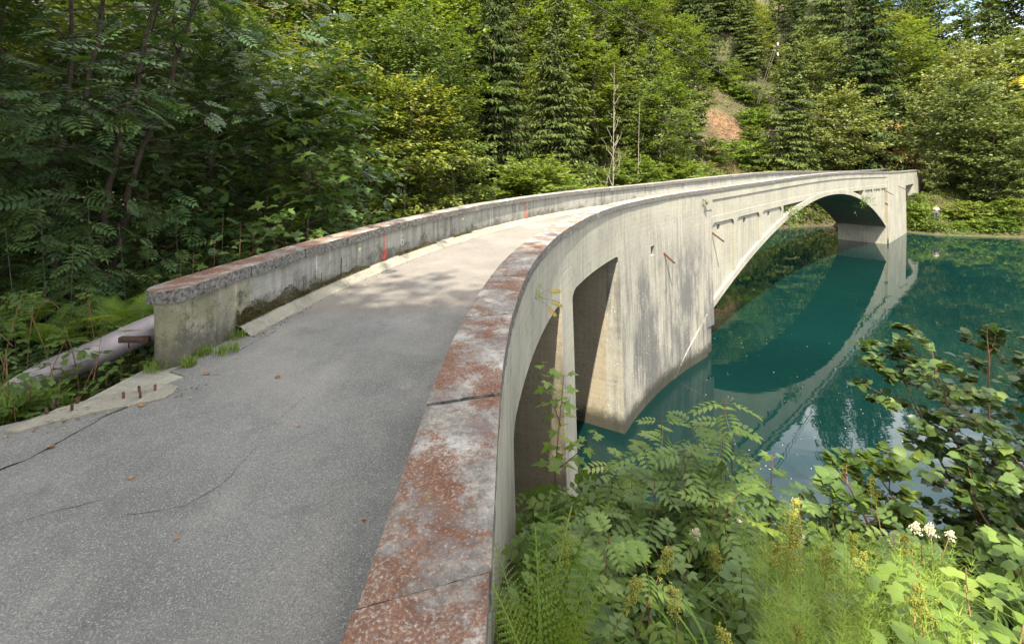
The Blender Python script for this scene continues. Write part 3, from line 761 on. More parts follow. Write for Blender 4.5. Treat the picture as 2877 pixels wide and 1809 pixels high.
# pale concrete pad with the sawn-off bolts
pad_px = [(420, 908), (410, 922), (375, 938), (310, 950), (240, 964), (170, 980), (95, 998), (40, 1014), (10, 1012), (70, 985), (140, 958), (210, 938), (290, 922), (350, 912), (392, 904)]
bm = bmesh.new(); pts = []
for i in range(len(pad_px)):
    a, b = pad_px[i], pad_px[(i + 1) % len(pad_px)]
    for k in range(5):
        q = px(a[0] + (b[0] - a[0]) * k / 5, a[1] + (b[1] - a[1]) * k / 5, 0.02); n = mnoise.noise(q * 7) * 0.03 + mnoise.noise(q * 23) * 0.02
        pts.append((q.x + n, q.y + n * 1.3, 0.018))
tv = [bm.verts.new(p) for p in pts]; bv = [bm.verts.new((p[0] * 1.004, p[1], -0.4)) for p in pts]
f = bm.faces.new(tv); n = len(tv)
for i in range(n): bm.faces.new([tv[i], bv[i], bv[(i + 1) % n], tv[(i + 1) % n]])
bmesh.ops.triangulate(bm, faces=[f]); bmesh.ops.recalc_face_normals(bm, faces=bm.faces)
me = bpy.data.meshes.new('concrete_pad'); bm.to_mesh(me); bm.free(); me.materials.append(M['patch'])
uv = me.uv_layers.new(name='UVMap')
for l in me.loops: c = me.vertices[l.vertex_index].co; uv.data[l.index].uv = (c.x, c.y)
pad = tag(link('concrete_pad', me), 'pale concrete strip with rusty bolt stubs beside the road edge', 'pad')
for i, (x, y) in enumerate(((329, 918), (365, 915), (291, 933), (330, 933), (183, 945), (168, 962), (126, 948), (111, 970))):
    c = px(x, y, 0.03); g = Geo(); hh = 0.075
    lean = np.array([rnd.uniform(-.01, .01), 0, 0])
    tube(g, [np.array((c.x, c.y, -0.02)), np.array((c.x, c.y, hh)) + lean, np.array((c.x, c.y, hh + 0.004)) + lean], [0.013, 0.013, 0.009], 10, cap=True)
    g.build('bolt_stub', M['rust'] if i < 6 else M['rust_dark'], pad, True)

# big zinc pipe beside the end post
pp = empty('pipe', (-5.2, 6.0, 0)); tag(pp, 'thick dull grey metal pipe running past the mossy parapet end', 'pipe')
g = Geo()
P = np.array([[-6.3, 5.25, -0.75], [-5.6, 5.72, -0.20], [-5.1, 6.05, 0.02], [-4.72, 6.4, 0.19], [-4.5, 7.2, 0.22], [-4.35, 8.5, 0.12], [-3.9, 11, 0.1]]) - np.array([-5.2, 6.0, 0])
def spl(P, n=8):
    out = []
    for i in range(len(P) - 1):
        p0, p1, p2, p3 = P[max(i - 1, 0)], P[i], P[i + 1], P[min(i + 2, len(P) - 1)]
        for k in range(n):
            t = k / n; out.append(0.5 * ((2 * p1) + (-p0 + p2) * t + (2 * p0 - 5 * p1 + 4 * p2 - p3) * t * t + (-p0 + 3 * p1 - 3 * p2 + p3) * t ** 3))
    out.append(P[-1]); return np.array(out)
PS = spl(P); tube(g, PS, 0.165, 20); g.build('pipe_body', M['zinc'], pp, True)
for i in (13, 20):
    g = Geo(); d = unit(PS[i + 1] - PS[i]); tube(g, [PS[i] - d * 0.02, PS[i] - d * 0.015, PS[i] + d * 0.015, PS[i] + d * 0.02], [0.165, 0.172, 0.172, 0.165], 20); g.build('pipe_band', M['zinc'], pp, True)

# ------------------------------------------------------------------ terrain and lake
NEAR = np.array([(-60, 16), (-30, 15), (-14, 14.5), (-6, 13.5), (-1.5, 12), (3, 10.8), (7, 9.8), (12, 8.6), (20, 6.5), (40, 0), (90, -18)], float)
FAR = np.array([(-60, 22), (-30, 21), (-12, 20.5), (-6, 21), (-2, 25), (3, 33), (9, 41), (17, 49), (25, 55), (34, 60), (40, 61.5), (44, 60.5), (45.2, 56.5), (47, 53.9), (54, 52.3), (70, 50), (110, 40)], float)
def pl_dist(P, L):
    best = np.full(len(P), 1e9)
    for a, b in zip(L[:-1], L[1:]):
        ab = b - a; t = np.clip(((P - a) @ ab) / (ab @ ab), 0, 1); q = a + t[:, None] * ab
        best = np.minimum(best, np.hypot(*(P - q).T))
    return best
def pl_y(x, L): return np.interp(x, L[:, 0], L[:, 1])
def in_lake(P):
    # polygon test
    poly = np.concatenate([NEAR, FAR[::-1]]); x, y = P[:, 0], P[:, 1]; ins = np.zeros(len(P), bool)
    j = len(poly) - 1
    for i in range(len(poly)):
        xi, yi = poly[i]; xj, yj = poly[j]
        c = ((yi > y) != (yj > y)) & (x < (xj - xi) * (y - yi) / (yj - yi + 1e-12) + xi); ins ^= c; j = i
    return ins
def sstep(x, a, b): t = np.clip((x - a) / (b - a), 0, 1); return t * t * (3 - 2 * t)
NZ = np.random.default_rng(11).uniform(0, 6.28, (8, 3))
def wav(P, sc=1.0):
    h = 0
    for k in range(8):
        f = 0.11 * (1.55 ** k) * sc; h = h + np.sin(P[:, 0] * f * math.cos(NZ[k, 0]) + P[:, 1] * f * math.sin(NZ[k, 0]) + NZ[k, 1]) / (1.5 ** k)
    return h
def height(P):
    P = np.asarray(P, float).reshape(-1, 2); x, y = P[:, 0], P[:, 1]
    dn, df = pl_dist(P, NEAR), pl_dist(P, FAR); ins = in_lake(P)
    near_side = dn < df
    # near bank: steep to the road's shoulder; the ground left of the road lies a little lower, then climbs
    plat = -0.22 + 0.30 * np.clip(-x - 8.5, 0, 60) - 0.75 * sstep(y, 4.6, 7.0) * sstep(-x, 3, 5) * sstep(-x, 14, 9)
    bank_r = np.where(x > -0.4, 0.55 - 0.40 * np.clip(y, 0, 4.5) - 0.85 * np.clip(y - 4.5, 0, 30) - 0.08 * np.clip(x, 0, 30) - 0.04 * np.clip(-y, 0, 30), plat)
    hn = np.minimum(WATER + 0.95 * dn, np.where(x > -0.4, np.maximum(bank_r, WATER + 0.10 * dn), plat))
    hn = np.where(x < -0.4, np.minimum(WATER + 1.25 * dn, plat), hn)
    # far bank: shore, road bench, steep hill
    brg = x / np.maximum(y, 1)
    bench = 12.5
    cap = np.interp(brg, [-1.2, 0.2, 0.60, 0.80, 0.90, 1.05, 1.6], [34, 44, 42, 36, 17, 9, 8])
    slope = np.interp(brg, [-0.5, 0.3, 0.62, 0.8, 1.0], [0.72, 0.75, 0.72, 0.62, 0.36])
    up = np.where(df < bench, -6.13 + df * (6.1 / bench), np.where(df < bench + 4.5, -0.03, -0.03 + (df - bench - 4.5) * slope))
    left_direct = -6.13 + df * (0.80 + 0.22 * sstep(x, 14, 20))
    k = sstep(x, 41, 50)
    hf = left_direct * (1 - k) + up * k
    hf = np.minimum(hf, cap + 0.06 * df) + 0.30 * wav(P) * np.clip(df / 10, 0, 1)
    h = np.where(near_side, hn + 0.06 * wav(P, 4) * np.clip(dn / 4, 0, 1), hf)
    h = np.where(ins, WATER - np.minimum(3.5, 0.45 * np.minimum(dn, df)), h)
    # keep ground clear of road and pad
    on_apron = (y < np.interp(-x, [p[0] * -1 for p in edge], [p[1] for p in edge]) + 0.15) & (x < -0.42) & (y < 5.7)
    h = np.where(on_apron, np.minimum(h, -0.06), h)
    # keep ground below the deck
    a = np.arctan2(y - CEN[1], CEN[0] - x); rr = np.hypot(x - CEN[0], y - CEN[1])
    tt = (x - W(L0, 0, 0)[0]) * math.sin(TH) + (y - W(L0, 0, 0)[1]) * math.cos(TH); oo = (x - W(L0, 0, 0)[0]) * math.cos(TH) - (y - W(L0, 0, 0)[1]) * math.sin(TH)
    under = (tt > 0) & (tt < 66) & (oo < 0.6) & (oo > -WID - 0.6)
    under2 = (a > 0.05) & (a < TH) & (rr > RAD - 0.6) & (rr < RAD + WID + 0.6) & (x < CEN[0])
    h = np.where(under, np.minimum(h, -1.0), h); h = np.where(under2, np.minimum(h, -1.0), h)
    endr = (tt >= 58) & (tt < 90) & (oo < 1.5) & (oo > -WID - 1.5)
    h = np.where(endr & (tt >= 64) & (tt < 76), np.minimum(h, -0.05), h)
    return h
def H1(x, y): return float(height([(x, y)])[0])

def grid_mesh(name, xs, ys, mat):
    X, Y = np.meshgrid(xs, ys); P = np.c_[X.ravel(), Y.ravel()]; Z = height(P)
    nx, ny = len(xs), len(ys); i = np.arange(nx * ny).reshape(ny, nx)
    q = np.stack([i[:-1, :-1], i[:-1, 1:], i[1:, 1:], i[1:, :-1]], -1).reshape(-1, 4)
    g = Geo(); g.quad(np.c_[P, Z], q); o = g.build(name, mat, None, True); return o
xs = np.concatenate([np.arange(-400, -60, 20), np.arange(-60, -14, 2.0), np.arange(-14, 14, 0.5), np.arange(14, 70, 1.25), np.arange(70, 120, 5), np.arange(120, 420, 20)])
ys = np.concatenate([np.arange(-200, -20, 15), np.arange(-20, -4, 2), np.arange(-4, 16, 0.5), np.arange(16, 90, 1.25), np.arange(90, 140, 4), np.arange(140, 420, 20)])
ground = tag(grid_mesh('ground', xs, ys, M['ground']), kind='structure')
g = Geo(); xs2 = np.linspace(-70, 260, 60); ys2 = np.linspace(-80, 70, 40); X, Y = np.meshgrid(xs2, ys2); i = np.arange(60 * 40).reshape(40, 60)
g.quad(np.c_[X.ravel(), Y.ravel(), np.full(X.size, WATER)], np.stack([i[:-1, :-1], i[:-1, 1:], i[1:, 1:], i[1:, :-1]], -1).reshape(-1, 4))
lake = tag(g.build('lake', M['water'], None, True), kind='structure')

# ------------------------------------------------------------------ leaves (unit length along +x, normal +z)
def fan(outline, c, droop=0.25, cup=0.12):
    o = np.array(outline, float); V = np.concatenate([np.c_[o, np.zeros(len(o))], [[c[0], c[1], 0]]])
    V[:, 2] = -droop * V[:, 0] ** 2 + cup * np.abs(V[:, 1])
    n = len(o); return V, np.array([(i, (i + 1) % n, n) for i in range(n)])
def mirror(h): return h + [(x, -y) for x, y in h[-2:0:-1]] if h[0][1] == 0 and h[-1][1] == 0 else h
LF = {}
LF['maple'] = fan(mirror([(0.06, 0), (-0.02, 0.10), (-0.16, 0.36), (0.07, 0.30), (0.16, 0.36), (0.42, 0.62), (0.42, 0.36), (0.50, 0.20), (0.64, 0.24), (1.0, 0)]), (0.24, 0), 0.3, 0.10)
LF['hazel'] = fan(mirror([(0.0, 0), (-0.03, 0.18), (0.10, 0.36), (0.24, 0.40), (0.34, 0.46), (0.52, 0.43), (0.62, 0.40), (0.76, 0.25), (0.86, 0.10), (1.0, 0)]), (0.42, 0), 0.25, 0.18)
LF['oval'] = fan(mirror([(0.0, 0), (0.18, 0.20), (0.45, 0.27), (0.75, 0.16), (1.0, 0)]), (0.45, 0), 0.25, 0.2)
LF['kite'] = (np.array([[0, 0, 0], [0.45, 0.30, 0.05], [1.0, 0, -0.15], [0.45, -0.30, 0.05]]), np.array([[0, 1, 2], [0, 2, 3]]))
def compound(n=5, wid=0.30, ln=0.42, droop=0.35):
    V, Tt = [], []; k = 0
    def leaflet(p, ang, L, w, dz):
        nonlocal k
        d = np.array([math.cos(ang), math.sin(ang), 0]); b = np.array([-d[1], d[0], 0])
        pts = [p, p + d * L * 0.35 + b * w * 0.5 + (0, 0, 0.02), p + d * L * 0.72 + b * w * 0.34 + (0, 0, -0.01), p + d * L + (0, 0, -dz), p + d * L * 0.72 - b * w * 0.34 + (0, 0, -0.01), p + d * L * 0.35 - b * w * 0.5 + (0, 0, 0.02)]
        V.extend(pts); Tt.extend([(k, k + 1, k + 5), (k + 1, k + 2, k + 4), (k + 1, k + 4, k + 5), (k + 2, k + 3, k + 4)]); k += 6
    for i in range(n):
        x = 0.22 + 0.60 * i / (n - 1); z = -droop * x * x; sc = 0.8 + 0.35 * math.sin(math.pi * (i + 0.7) / n)
        for sg in (1, -1): leaflet(np.array([x, 0.01 * sg, z]), sg * (1.18 - 0.28 * i / n), ln * sc, ln * wid * 1.15 * sc, 0.05)
    leaflet(np.array([0.82, 0, -droop * 0.67]), 0, ln * 0.95, ln * wid * 1.2, 0.09)
    for i in range(4):      # the stalk
        x0, x1 = 0.82 * i / 4, 0.82 * (i + 1) / 4
        V.extend([np.array([x0, .008, -droop * x0 ** 2]), np.array([x0, -.008, -droop * x0 ** 2]), np.array([x1, -.008, -droop * x1 ** 2]), np.array([x1, .008, -droop * x1 ** 2])])
        Tt.extend([(k, k + 1, k + 2), (k, k + 2, k + 3)]); k += 4
    return np.array(V), np.array(Tt)
LF['ash'] = compound(5, 0.34, 0.34)
LF['elder'] = compound(3, 0.50, 0.42, 0.25)
LF['trifoil'] = compound(2, 0.66, 0.46, 0.2)
def frond(n=22):
    V, Tt = [], []; k = 0
    for i in range(n):
        x = 0.08 + 0.90 * i / n; z = -0.42 * x ** 2 + 0.1 * x; L = 0.30 * (1 - x) ** 0.75 * min(1, 0.55 + x * 2.2) + 0.012
        for sg in (1, -1):
            ang = sg * 1.22; d = np.array([math.cos(ang), math.sin(ang), -0.15]); b = np.array([-d[1], d[0], 0]); p = np.array([x, 0, z])
            m = 6
            for j in range(m):
                u = j / m; q = p + d * L * u; w = 0.020 * (1 - u * 0.75) * (L / 0.25 + 0.3); tip = d * L * 0.10
                V.extend([q - d * L * 0.055, q + d * L * 0.075, q + b * w + tip, q - b * w + tip]); Tt.extend([(k, k + 1, k + 2), (k + 1, k, k + 3)]); k += 4
    for i in range(6):
        x0, x1 = i / 6, (i + 1) / 6; f = lambda x: -0.42 * x ** 2 + 0.1 * x
        V.extend([np.array([x0, .006, f(x0)]), np.array([x0, -.006, f(x0)]), np.array([x1, -.004, f(x1)]), np.array([x1, .004, f(x1)])]); Tt.extend([(k, k + 1, k + 2), (k, k + 2, k + 3)]); k += 4
    return np.array(V), np.array(Tt)
LF['fern'] = frond()

def leaf_mesh(shape, mat, name='leaf', tint=0.5):
    g = Geo(); V, Tt = LF[shape]; off = np.zeros(len(V)); off[-1] = 0.22; off[::3] -= 0.12; g.add(V, Tt, np.clip(tint + off, 0, 1)); return g.mesh(name, mat)
LEAFME = {}
def leafme(shape, mat, tint):
    key = (shape, mat.name, round(tint * 4))
    if key not in LEAFME: LEAFME[key] = leaf_mesh(shape, mat, 'leaf', round(tint * 4) / 4)
    return LEAFME[key]

class Leaves:
    def __init__(self): self.p = []; self.d = []; self.n = []; self.s = []; self.c = []
    def add(self, p, d, n, s, c):
        p = np.atleast_2d(p); k = len(p)
        self.p.append(p); self.d.append(np.broadcast_to(d, (k, 3))); self.n.append(np.broadcast_to(n, (k, 3)))
        self.s.append(np.broadcast_to(s, (k,))); self.c.append(np.broadcast_to(c, (k,)))
    def arrays(self):
        p = np.concatenate(self.p); d = unit(np.concatenate(self.d)); n = np.concatenate(self.n)
        n = unit(n - d * (n * d).sum(-1, keepdims=True)); return p, d, n, np.concatenate(self.s), np.concatenate(self.c)
    def merge(self, g, shape, sel=None):
        p, d, n, s, c = self.arrays()
        if sel is not None: p, d, n, s, c = p[sel], d[sel], n[sel], s[sel], c[sel]
        if len(p) == 0: return
        V, Tt = LF[shape]; b = np.cross(n, d)
        X = p[:, None] + s[:, None, None] * (V[None, :, 0:1] * d[:, None] + V[None, :, 1:2] * b[:, None] + V[None, :, 2:3] * n[:, None])
        k = len(V); tt = (Tt[None] + (np.arange(len(p)) * k)[:, None, None]).reshape(-1, 3)
        off = np.zeros(k); off[-1] = 0.20; off[::3] -= 0.10
        g.add(X.reshape(-1, 3), tt, np.clip(np.repeat(c, k) + np.tile(off, len(p)), 0, 1))
    def objects(self, shape, mat, parent, sel, base, name='leaf'):
        p, d, n, s, c = self.arrays(); b = np.cross(n, d)
        for i in sel:
            o = bpy.data.objects.new(name, leafme(shape, mat, float(np.clip(c[i], 0, 1)))); COL.objects.link(o); o.parent = parent
            q = p[i] - base; sc = s[i]
            o.matrix_basis = Matrix(((d[i][0] * sc, b[i][0] * sc, n[i][0] * sc, q[0]), (d[i][1] * sc, b[i][1] * sc, n[i][1] * sc, q[1]), (d[i][2] * sc, b[i][2] * sc, n[i][2] * sc, q[2]), (0, 0, 0, 1)))

def limb_path(a, b, n=7, sag=0.0, jit=0.04, r=None):
    t = np.linspace(0, 1, n)[:, None]; P = a + (b - a) * t; L = np.linalg.norm(b - a)
    P[:, 2] += (sag * L * (4 * t * (1 - t)))[:, 0]
    if r is not None: P[1:-1] += r.normal(size=(n - 2, 3)) * jit * L
    return P

def broadleaf(seed, H, base, Rad, limbs, subs, per, size, trunk_r, layered=0.5, lean=(0, 0), droop=0.1, tilt=0.35, stems=None, wood_sides=5, top=0.25, twig=True, spread=(0.35, 0.75)):
    """skeleton of a broadleaved tree: returns wood Geo and Leaves, base at the origin"""
    r = np.random.default_rng(seed); g = Geo(); lv = Leaves()
    stems = stems or [[(0, 0, 0), (lean[0] * 0.4, lean[1] * 0.4, H * 0.5), (lean[0], lean[1], H * 0.97)]]
    paths = []
    for st in stems:
        P = spl(np.array(st, float), 7); P[1:-1] += r.normal(size=(len(P) - 2, 3)) * 0.0022 * H * np.array([1, 1, 0.2])
        n = len(P); tube(g, P, trunk_r * (1 - 0.88 * np.linspace(0, 1, n)) ** 0.8 , 8 if trunk_r > 0.1 else 6); paths.append(P)
    hc = base + (H - base) * 0.42; hh = (H - base)
    for i in range(limbs):
        P = paths[i % len(paths)]; u = ((i + r.random()) / limbs)
        h = base + (H - base) * (u ** 0.9) * 0.97
        zi = np.interp(h * 0.97, P[:, 2], np.arange(len(P))); k = int(min(zi, len(P) - 2)); a = P[k] + (P[k + 1] - P[k]) * (zi - k)
        env = Rad * (np.sin(math.pi * np.clip(0.12 + 0.88 * (1 - u) ** 0.85, 0, 1)) ** 0.7 * (1 - top) + top * (1 - u * 0.7))
        env *= r.uniform(0.7, 1.12); az = i * 2.39996 + r.normal() * 0.35
        el = np.interp(u, [0, 0.5, 1], [0.10, 0.35, 1.0]) + r.normal() * 0.10
        dr = np.array([math.cos(az) * math.cos(el), math.sin(az) * math.cos(el), math.sin(el)])
        b = a + dr * max(env, 0.12 * Rad); Lm = np.linalg.norm(b - a)
        Q = limb_path(a, b, 7, 0.10 - droop, 0.03, r)
        lr = max(0.006, trunk_r * 0.32 * (Lm / Rad) * (1 - 0.5 * u)); tube(g, Q, np.linspace(lr, lr * 0.25, 7), wood_sides)
        m = max(2, int(subs * (0.5 + 0.6 * Lm / Rad)))
        for j in range(m):
            t = 0.18 + 0.82 * (j + 0.5 * r.random()) / m; f = t * 6; kk = int(min(f, 5)); c = Q[kk] + (Q[kk + 1] - Q[kk]) * (f - kk)
            ld = unit(Q[kk + 1] - Q[kk]); side = unit(np.cross(ld, [0, 0, 1])) * (1 if j % 2 else -1)
            sl_ = Lm * r.uniform(*spread) * (1.05 - 0.62 * t) + 0.06 * Rad
            if j == m - 1: d2 = ld
            else: d2 = unit(ld * r.uniform(0.3, 0.9) + side * r.uniform(0.5, 1.0) + np.array([0, 0, r.normal() * 0.30 * (1 - layered) + 0.05]))
            e = c + d2 * sl_; e[2] -= droop * sl_
            if twig:
                tube(g, [c, (c + e) / 2 + [0, 0, 0.03 * sl_], e], [max(0.004, lr * 0.35), max(0.003, lr * 0.22), 0.002], 3)
            q = r.random(per) ** 0.8
            pos = c + (e - c) * q[:, None] + r.normal(size=(per, 3)) * np.array([1, 1, 0.35 + 0.5 * (1 - layered)]) * sl_ * 0.17
            sd = unit(np.cross(d2, [0, 0, 1]))
            dd = unit(d2 * 0.7 + sd * r.choice([-1, 1], per)[:, None] * r.uniform(0.2, 1.0, per)[:, None] + r.normal(size=(per, 3)) * 0.25 + np.array([0, 0, -droop * 1.2]))
            nn = np.array([0, 0, 1]) + r.normal(size=(per, 3)) * tilt + dr * 0.35
            lv.add(pos, dd, nn, size * r.uniform(0.65, 1.2, per), np.clip(0.5 + r.normal(size=per) * 0.20 + r.normal() * 0.10, 0, 1))
    return g, lv

def make_proto(name, g, lv, shape, bark, leaf):
    """meshes of one tree kind: wood mesh and crown mesh, origin at the base"""
    c = Geo(); lv.merge(c, shape)
    return (g.mesh(name + '_trunk', bark, True), c.mesh(name + '_crown', leaf))

def plant_proto(name, pm, loc, rz, sc, label, cat, group=None, part_names=('trunk', 'crown'), tilt=(0, 0)):
    o = empty(name, loc, rz); o.scale = sc if isinstance(sc, tuple) else (sc, sc, sc); o.rotation_euler = (tilt[0], tilt[1], rz)
    for n, me in zip(part_names, pm): link(n, me, o)
    return tag(o, label, cat, group)

def spruce(seed, H, Rad, whorls, per, n_leaf, droop=0.35, base=0.06):
    r = np.random.default_rng(seed); g = Geo(); lv = Leaves()
    tube(g, [(0, 0, 0), (0.02 * H * r.normal() * 0.3, 0, H * 0.5), (0, 0, H)], [H * 0.014, H * 0.009, 0.01], 7)
    for i in range(whorls):
        u = (i + 0.3 * r.random()) / whorls; h = H * (base + (0.985 - base) * u)
        L = Rad * (1 - u) ** 0.85 * r.uniform(0.85, 1.1) + 0.12
        a0 = r.random() * 6.28
        for j in range(per):
            az = a0 + j * 2 * math.pi / per + r.normal() * 0.2; LL = L * r.uniform(0.6, 1.15)
            a = np.array([0, 0, min(h + r.normal() * 0.55 * H * 0.93 / whorls, 0.985 * H)]); d = np.array([math.cos(az), math.sin(az), 0]); dz = np.interp(u, [0, 0.6, 1], [-droop, -0.15, 0.6])
            t = np.linspace(0, 1, 5)[:, None]; Q = a + d * LL * t; Q[:, 2] += (LL * (dz * t + (0.16 - 0.05) * t ** 2.2))[:, 0]
            tube(g, Q, np.linspace(0.012 + LL * 0.007, 0.004, 5), 3)
            m = max(6, int(n_leaf * LL / Rad)); q = r.random(m) ** 0.75
            pos = np.stack([np.interp(q, t[:, 0], Q[:, k]) for k in range(3)], -1)
            sd = np.array([-d[1], d[0], 0]); w = (1 - q * 0.75) * LL * 0.30
            side = r.uniform(-1, 1, m); pos = pos + sd * (side * w)[:, None]; pos[:, 2] -= np.abs(side) * w * 0.35 + r.random(m) * 0.10
            dd = unit(d * 0.6 + sd * side[:, None] * 1.2 + np.array([0, 0, -0.55]) + r.normal(size=(m, 3)) * 0.3)
            nn = np.array([0, 0, 1.0]) + d * 0.3 + r.normal(size=(m, 3)) * 0.45
            lv.add(pos, dd, nn, (0.34 + 0.1 * LL / Rad) * r.uniform(0.7, 1.3, m), np.clip(0.45 + r.normal(size=m) * 0.2 + 0.15 * (q - 0.5), 0, 1))
    return g, lv
LF['spray'] = (np.array([[0, 0, 0], [0.35, 0.16, -0.03], [1.0, 0.05, -0.22], [1.0, -0.05, -0.22], [0.35, -0.16, -0.03]]), np.array([[0, 1, 4], [1, 2, 3], [1, 3, 4]]))

# ------------------------------------------------------------------ forest: prototypes
rg = np.random.default_rng(77)
PROTO = {}
def bl(name, seed, leaf, bark, shape, **k):
    g, lv = broadleaf(seed, **k); PROTO[name] = make_proto(name, g, lv, shape, M[bark], M[leaf]); PROTO[name + '_H'] = k['H']
bl('beech1', 1, 'lf_beech', 'bark', 'kite', H=14, base=1.6, Rad=4.0, limbs=46, subs=9, per=26, size=0.34, trunk_r=0.17, layered=0.85)
bl('beech2', 2, 'lf_beech', 'bark', 'kite', H=15, base=2.5, Rad=3.6, limbs=44, subs=9, per=26, size=0.34, trunk_r=0.18, layered=0.8, lean=(0.8, 0.3))
bl('beech3', 3, 'lf_bush', 'bark', 'kite', H=12, base=0.8, Rad=3.8, limbs=42, subs=9, per=26, size=0.32, trunk_r=0.14, layered=0.7, lean=(-0.5, 0.4))
bl('broad1', 4, 'lf_pale', 'bark', 'kite', H=11, base=0.3, Rad=4.2, limbs=50, subs=9, per=28, size=0.33, trunk_r=0.16, layered=0.3, droop=0.12, tilt=0.6)
bl('broad2', 5, 'lf_pale', 'bark', 'kite', H=9, base=0.2, Rad=4.0, limbs=46, subs=9, per=28, size=0.31, trunk_r=0.14, layered=0.35, tilt=0.6)
bl('bush1', 6, 'lf_bush', 'twig', 'kite', H=3.2, base=0.1, Rad=1.9, limbs=26, subs=7, per=18, size=0.24, trunk_r=0.04, layered=0.4, tilt=0.5, top=0.5)
bl('bush2', 7, 'lf_fresh', 'twig', 'kite', H=2.6, base=0.05, Rad=1.7, limbs=24, subs=7, per=18, size=0.22, trunk_r=0.035, layered=0.3, tilt=0.6, top=0.5)
bl('mid1', 8, 'lf_maple', 'bark', 'oval', H=10, base=0.8, Rad=3.4, limbs=44, subs=10, per=28, size=0.21, trunk_r=0.12, layered=0.75)
bl('mid2', 9, 'lf_beech', 'bark', 'oval', H=11, base=1.0, Rad=3.3, limbs=46, subs=10, per=28, size=0.21, trunk_r=0.12, layered=0.7, lean=(0.5, -0.4))
bl('tall1', 10, 'lf_maple', 'bark', 'oval', H=18, base=5.5, Rad=5.6, limbs=50, subs=10, per=22, size=0.34, trunk_r=0.24, layered=0.6)
for i, (sd, H, Rd) in enumerate(((21, 22, 3.4), (22, 20, 3.9), (23, 24, 3.2))):
    g, lv = spruce(sd, H, Rd, 38, 9, 62, 0.42 + 0.06 * i); PROTO['spruce%d' % (i + 1)] = make_proto('spruce%d' % (i + 1), g, lv, 'spray', M['bark_dark'], M['lf_spruce']); PROTO['spruce%d_H' % (i + 1)] = H
g, lv = spruce(31, 6, 1.5, 18, 7, 40, 0.3, 0.03); PROTO['spruce4'] = make_proto('spruce4', g, lv, 'spray', M['bark_dark'], M['lf_spruce']); PROTO['spruce4_H'] = 6

taken = []
def put(proto, pxx, d, ytop=None, h=None, name='beech_tree', label='', cat='tree', group=None, wide=1.0, sink=0.15):
    x = (pxx * 2877 / 2408 - PX_CX) / PX_F * d; z = max(H1(x, d), WATER - 0.5)
    if ytop is not None: h = EYE - (ytop * 1809 / 1514 - PX_YH) / PX_F * d - z
    k = h / PROTO[proto + '_H']; taken.append((x, d, wide * k * 2.2))
    return plant_proto(name, PROTO[proto], (x, d, z - sink), rg.random() * 6.28, (k * wide, k * wide, k), label, cat, group, tilt=(rg.normal() * 0.03, rg.normal() * 0.03))

# trees that stand out
put('spruce1', 1850, 66, 45, name='spruce_tree', label='dark conical spruce standing alone right of the brown slope, behind the bridge crown', wide=1.25)
put('spruce3', 2040, 74, -170, name='spruce_tree', label='tallest spruce rising out of the picture above the far end of the bridge', wide=1.25)
put('spruce2', 2352, 84, -25, name='spruce_tree', label='dark spruce with drooping layered branches on the skyline, far right', wide=1.5)
put('spruce2', 1610, 82, -120, name='spruce_tree', label='slender spruce high on the slope left of the brown clearing')
put('spruce1', 2175, 92, -40, name='spruce_tree', label='distant spruce between the tallest spruce and the dark skyline spruce', wide=1.2)
put('spruce4', 1392, 44, 352, name='spruce_tree', label='small young spruce just above the parapet behind the bare dead tree')
put('spruce3', 1730, 96, -260, name='spruce_tree', label='spruce on the upper slope above the brown clearing')
put('spruce1', 1500, 95, -300, name='spruce_tree', label='tall spruce on the upper slope above the bare dead tree')
put('spruce2', 1960, 90, -230, name='spruce_tree', label='spruce rising behind the gap between the lone spruce and the tallest spruce')
for i, (p, x, d, yt, w, lb) in enumerate((
    ('broad1', 2262, 61.5, 215, 1.25, 'broad grey green tree on the far shore behind the standing person'),
    ('broad2', 2340, 58, 300, 1.35, 'low spreading tree leaning over the water right of the standing person'),
    ('broad1', 2420, 60, 255, 1.3, 'grey green waterside tree cut by the right picture edge'),
    ('broad2', 2215, 72, 190, 1.1, 'pale tree above the far end of the bridge beside the wooden pole'),
    ('broad1', 2290, 74, 130, 1.2, 'tree higher up behind the waterside trees, below the skyline spruce'),
    ('broad2', 2400, 76, 110, 1.3, 'tree at the right edge below the skyline spruce'),
    ('broad2', 1975, 68, 235, 1.25, 'bright rounded tree right of the lone spruce, just behind the bridge'),
    ('broad1', 1905, 80, 120, 1.2, 'pale tree between lone spruce and tallest spruce'),
    ('beech3', 2120, 82, 60, 1.2, 'yellow green tree right of the tallest spruce'),
    ('beech3', 1545, 52, 205, 1.1, 'light green beech right of the bare dead tree'),
    ('beech1', 1330, 50, 195, 1.2, 'layered yellow green beech left of the bare dead tree'),
    ('beech2', 1620, 62, 110, 1.0, 'tall beech at the left edge of the brown clearing'),
    ('broad2', 2192, 61.5, 340, 0.7, 'small tree beside the wooden pole at the bridge end'))):
    put(p, x, d, yt, name='beech_tree' if 'beech' in p else 'broadleaf_tree', label=lb, wide=w)

for i, (p, x, d, yt, w, lb) in enumerate((('beech2', 2228, 97, -30, 1.3, 'skyline tree left of the small patch of sky'), ('beech1', 2318, 100, 6, 1.3, 'skyline tree filling the gap under the patch of sky'), ('beech2', 2400, 92, -40, 1.3, 'skyline tree right of the dark skyline spruce'), ('beech1', 2455, 90, -60, 1.3, 'skyline tree at the right picture edge'), ('spruce3', 2268, 104, 10, 1.3, 'thin skyline spruce at the edge of the patch of sky'))):
    put(p, x, d, yt, name='spruce_tree' if 'spruce' in p else 'beech_tree', label=lb, wide=w)
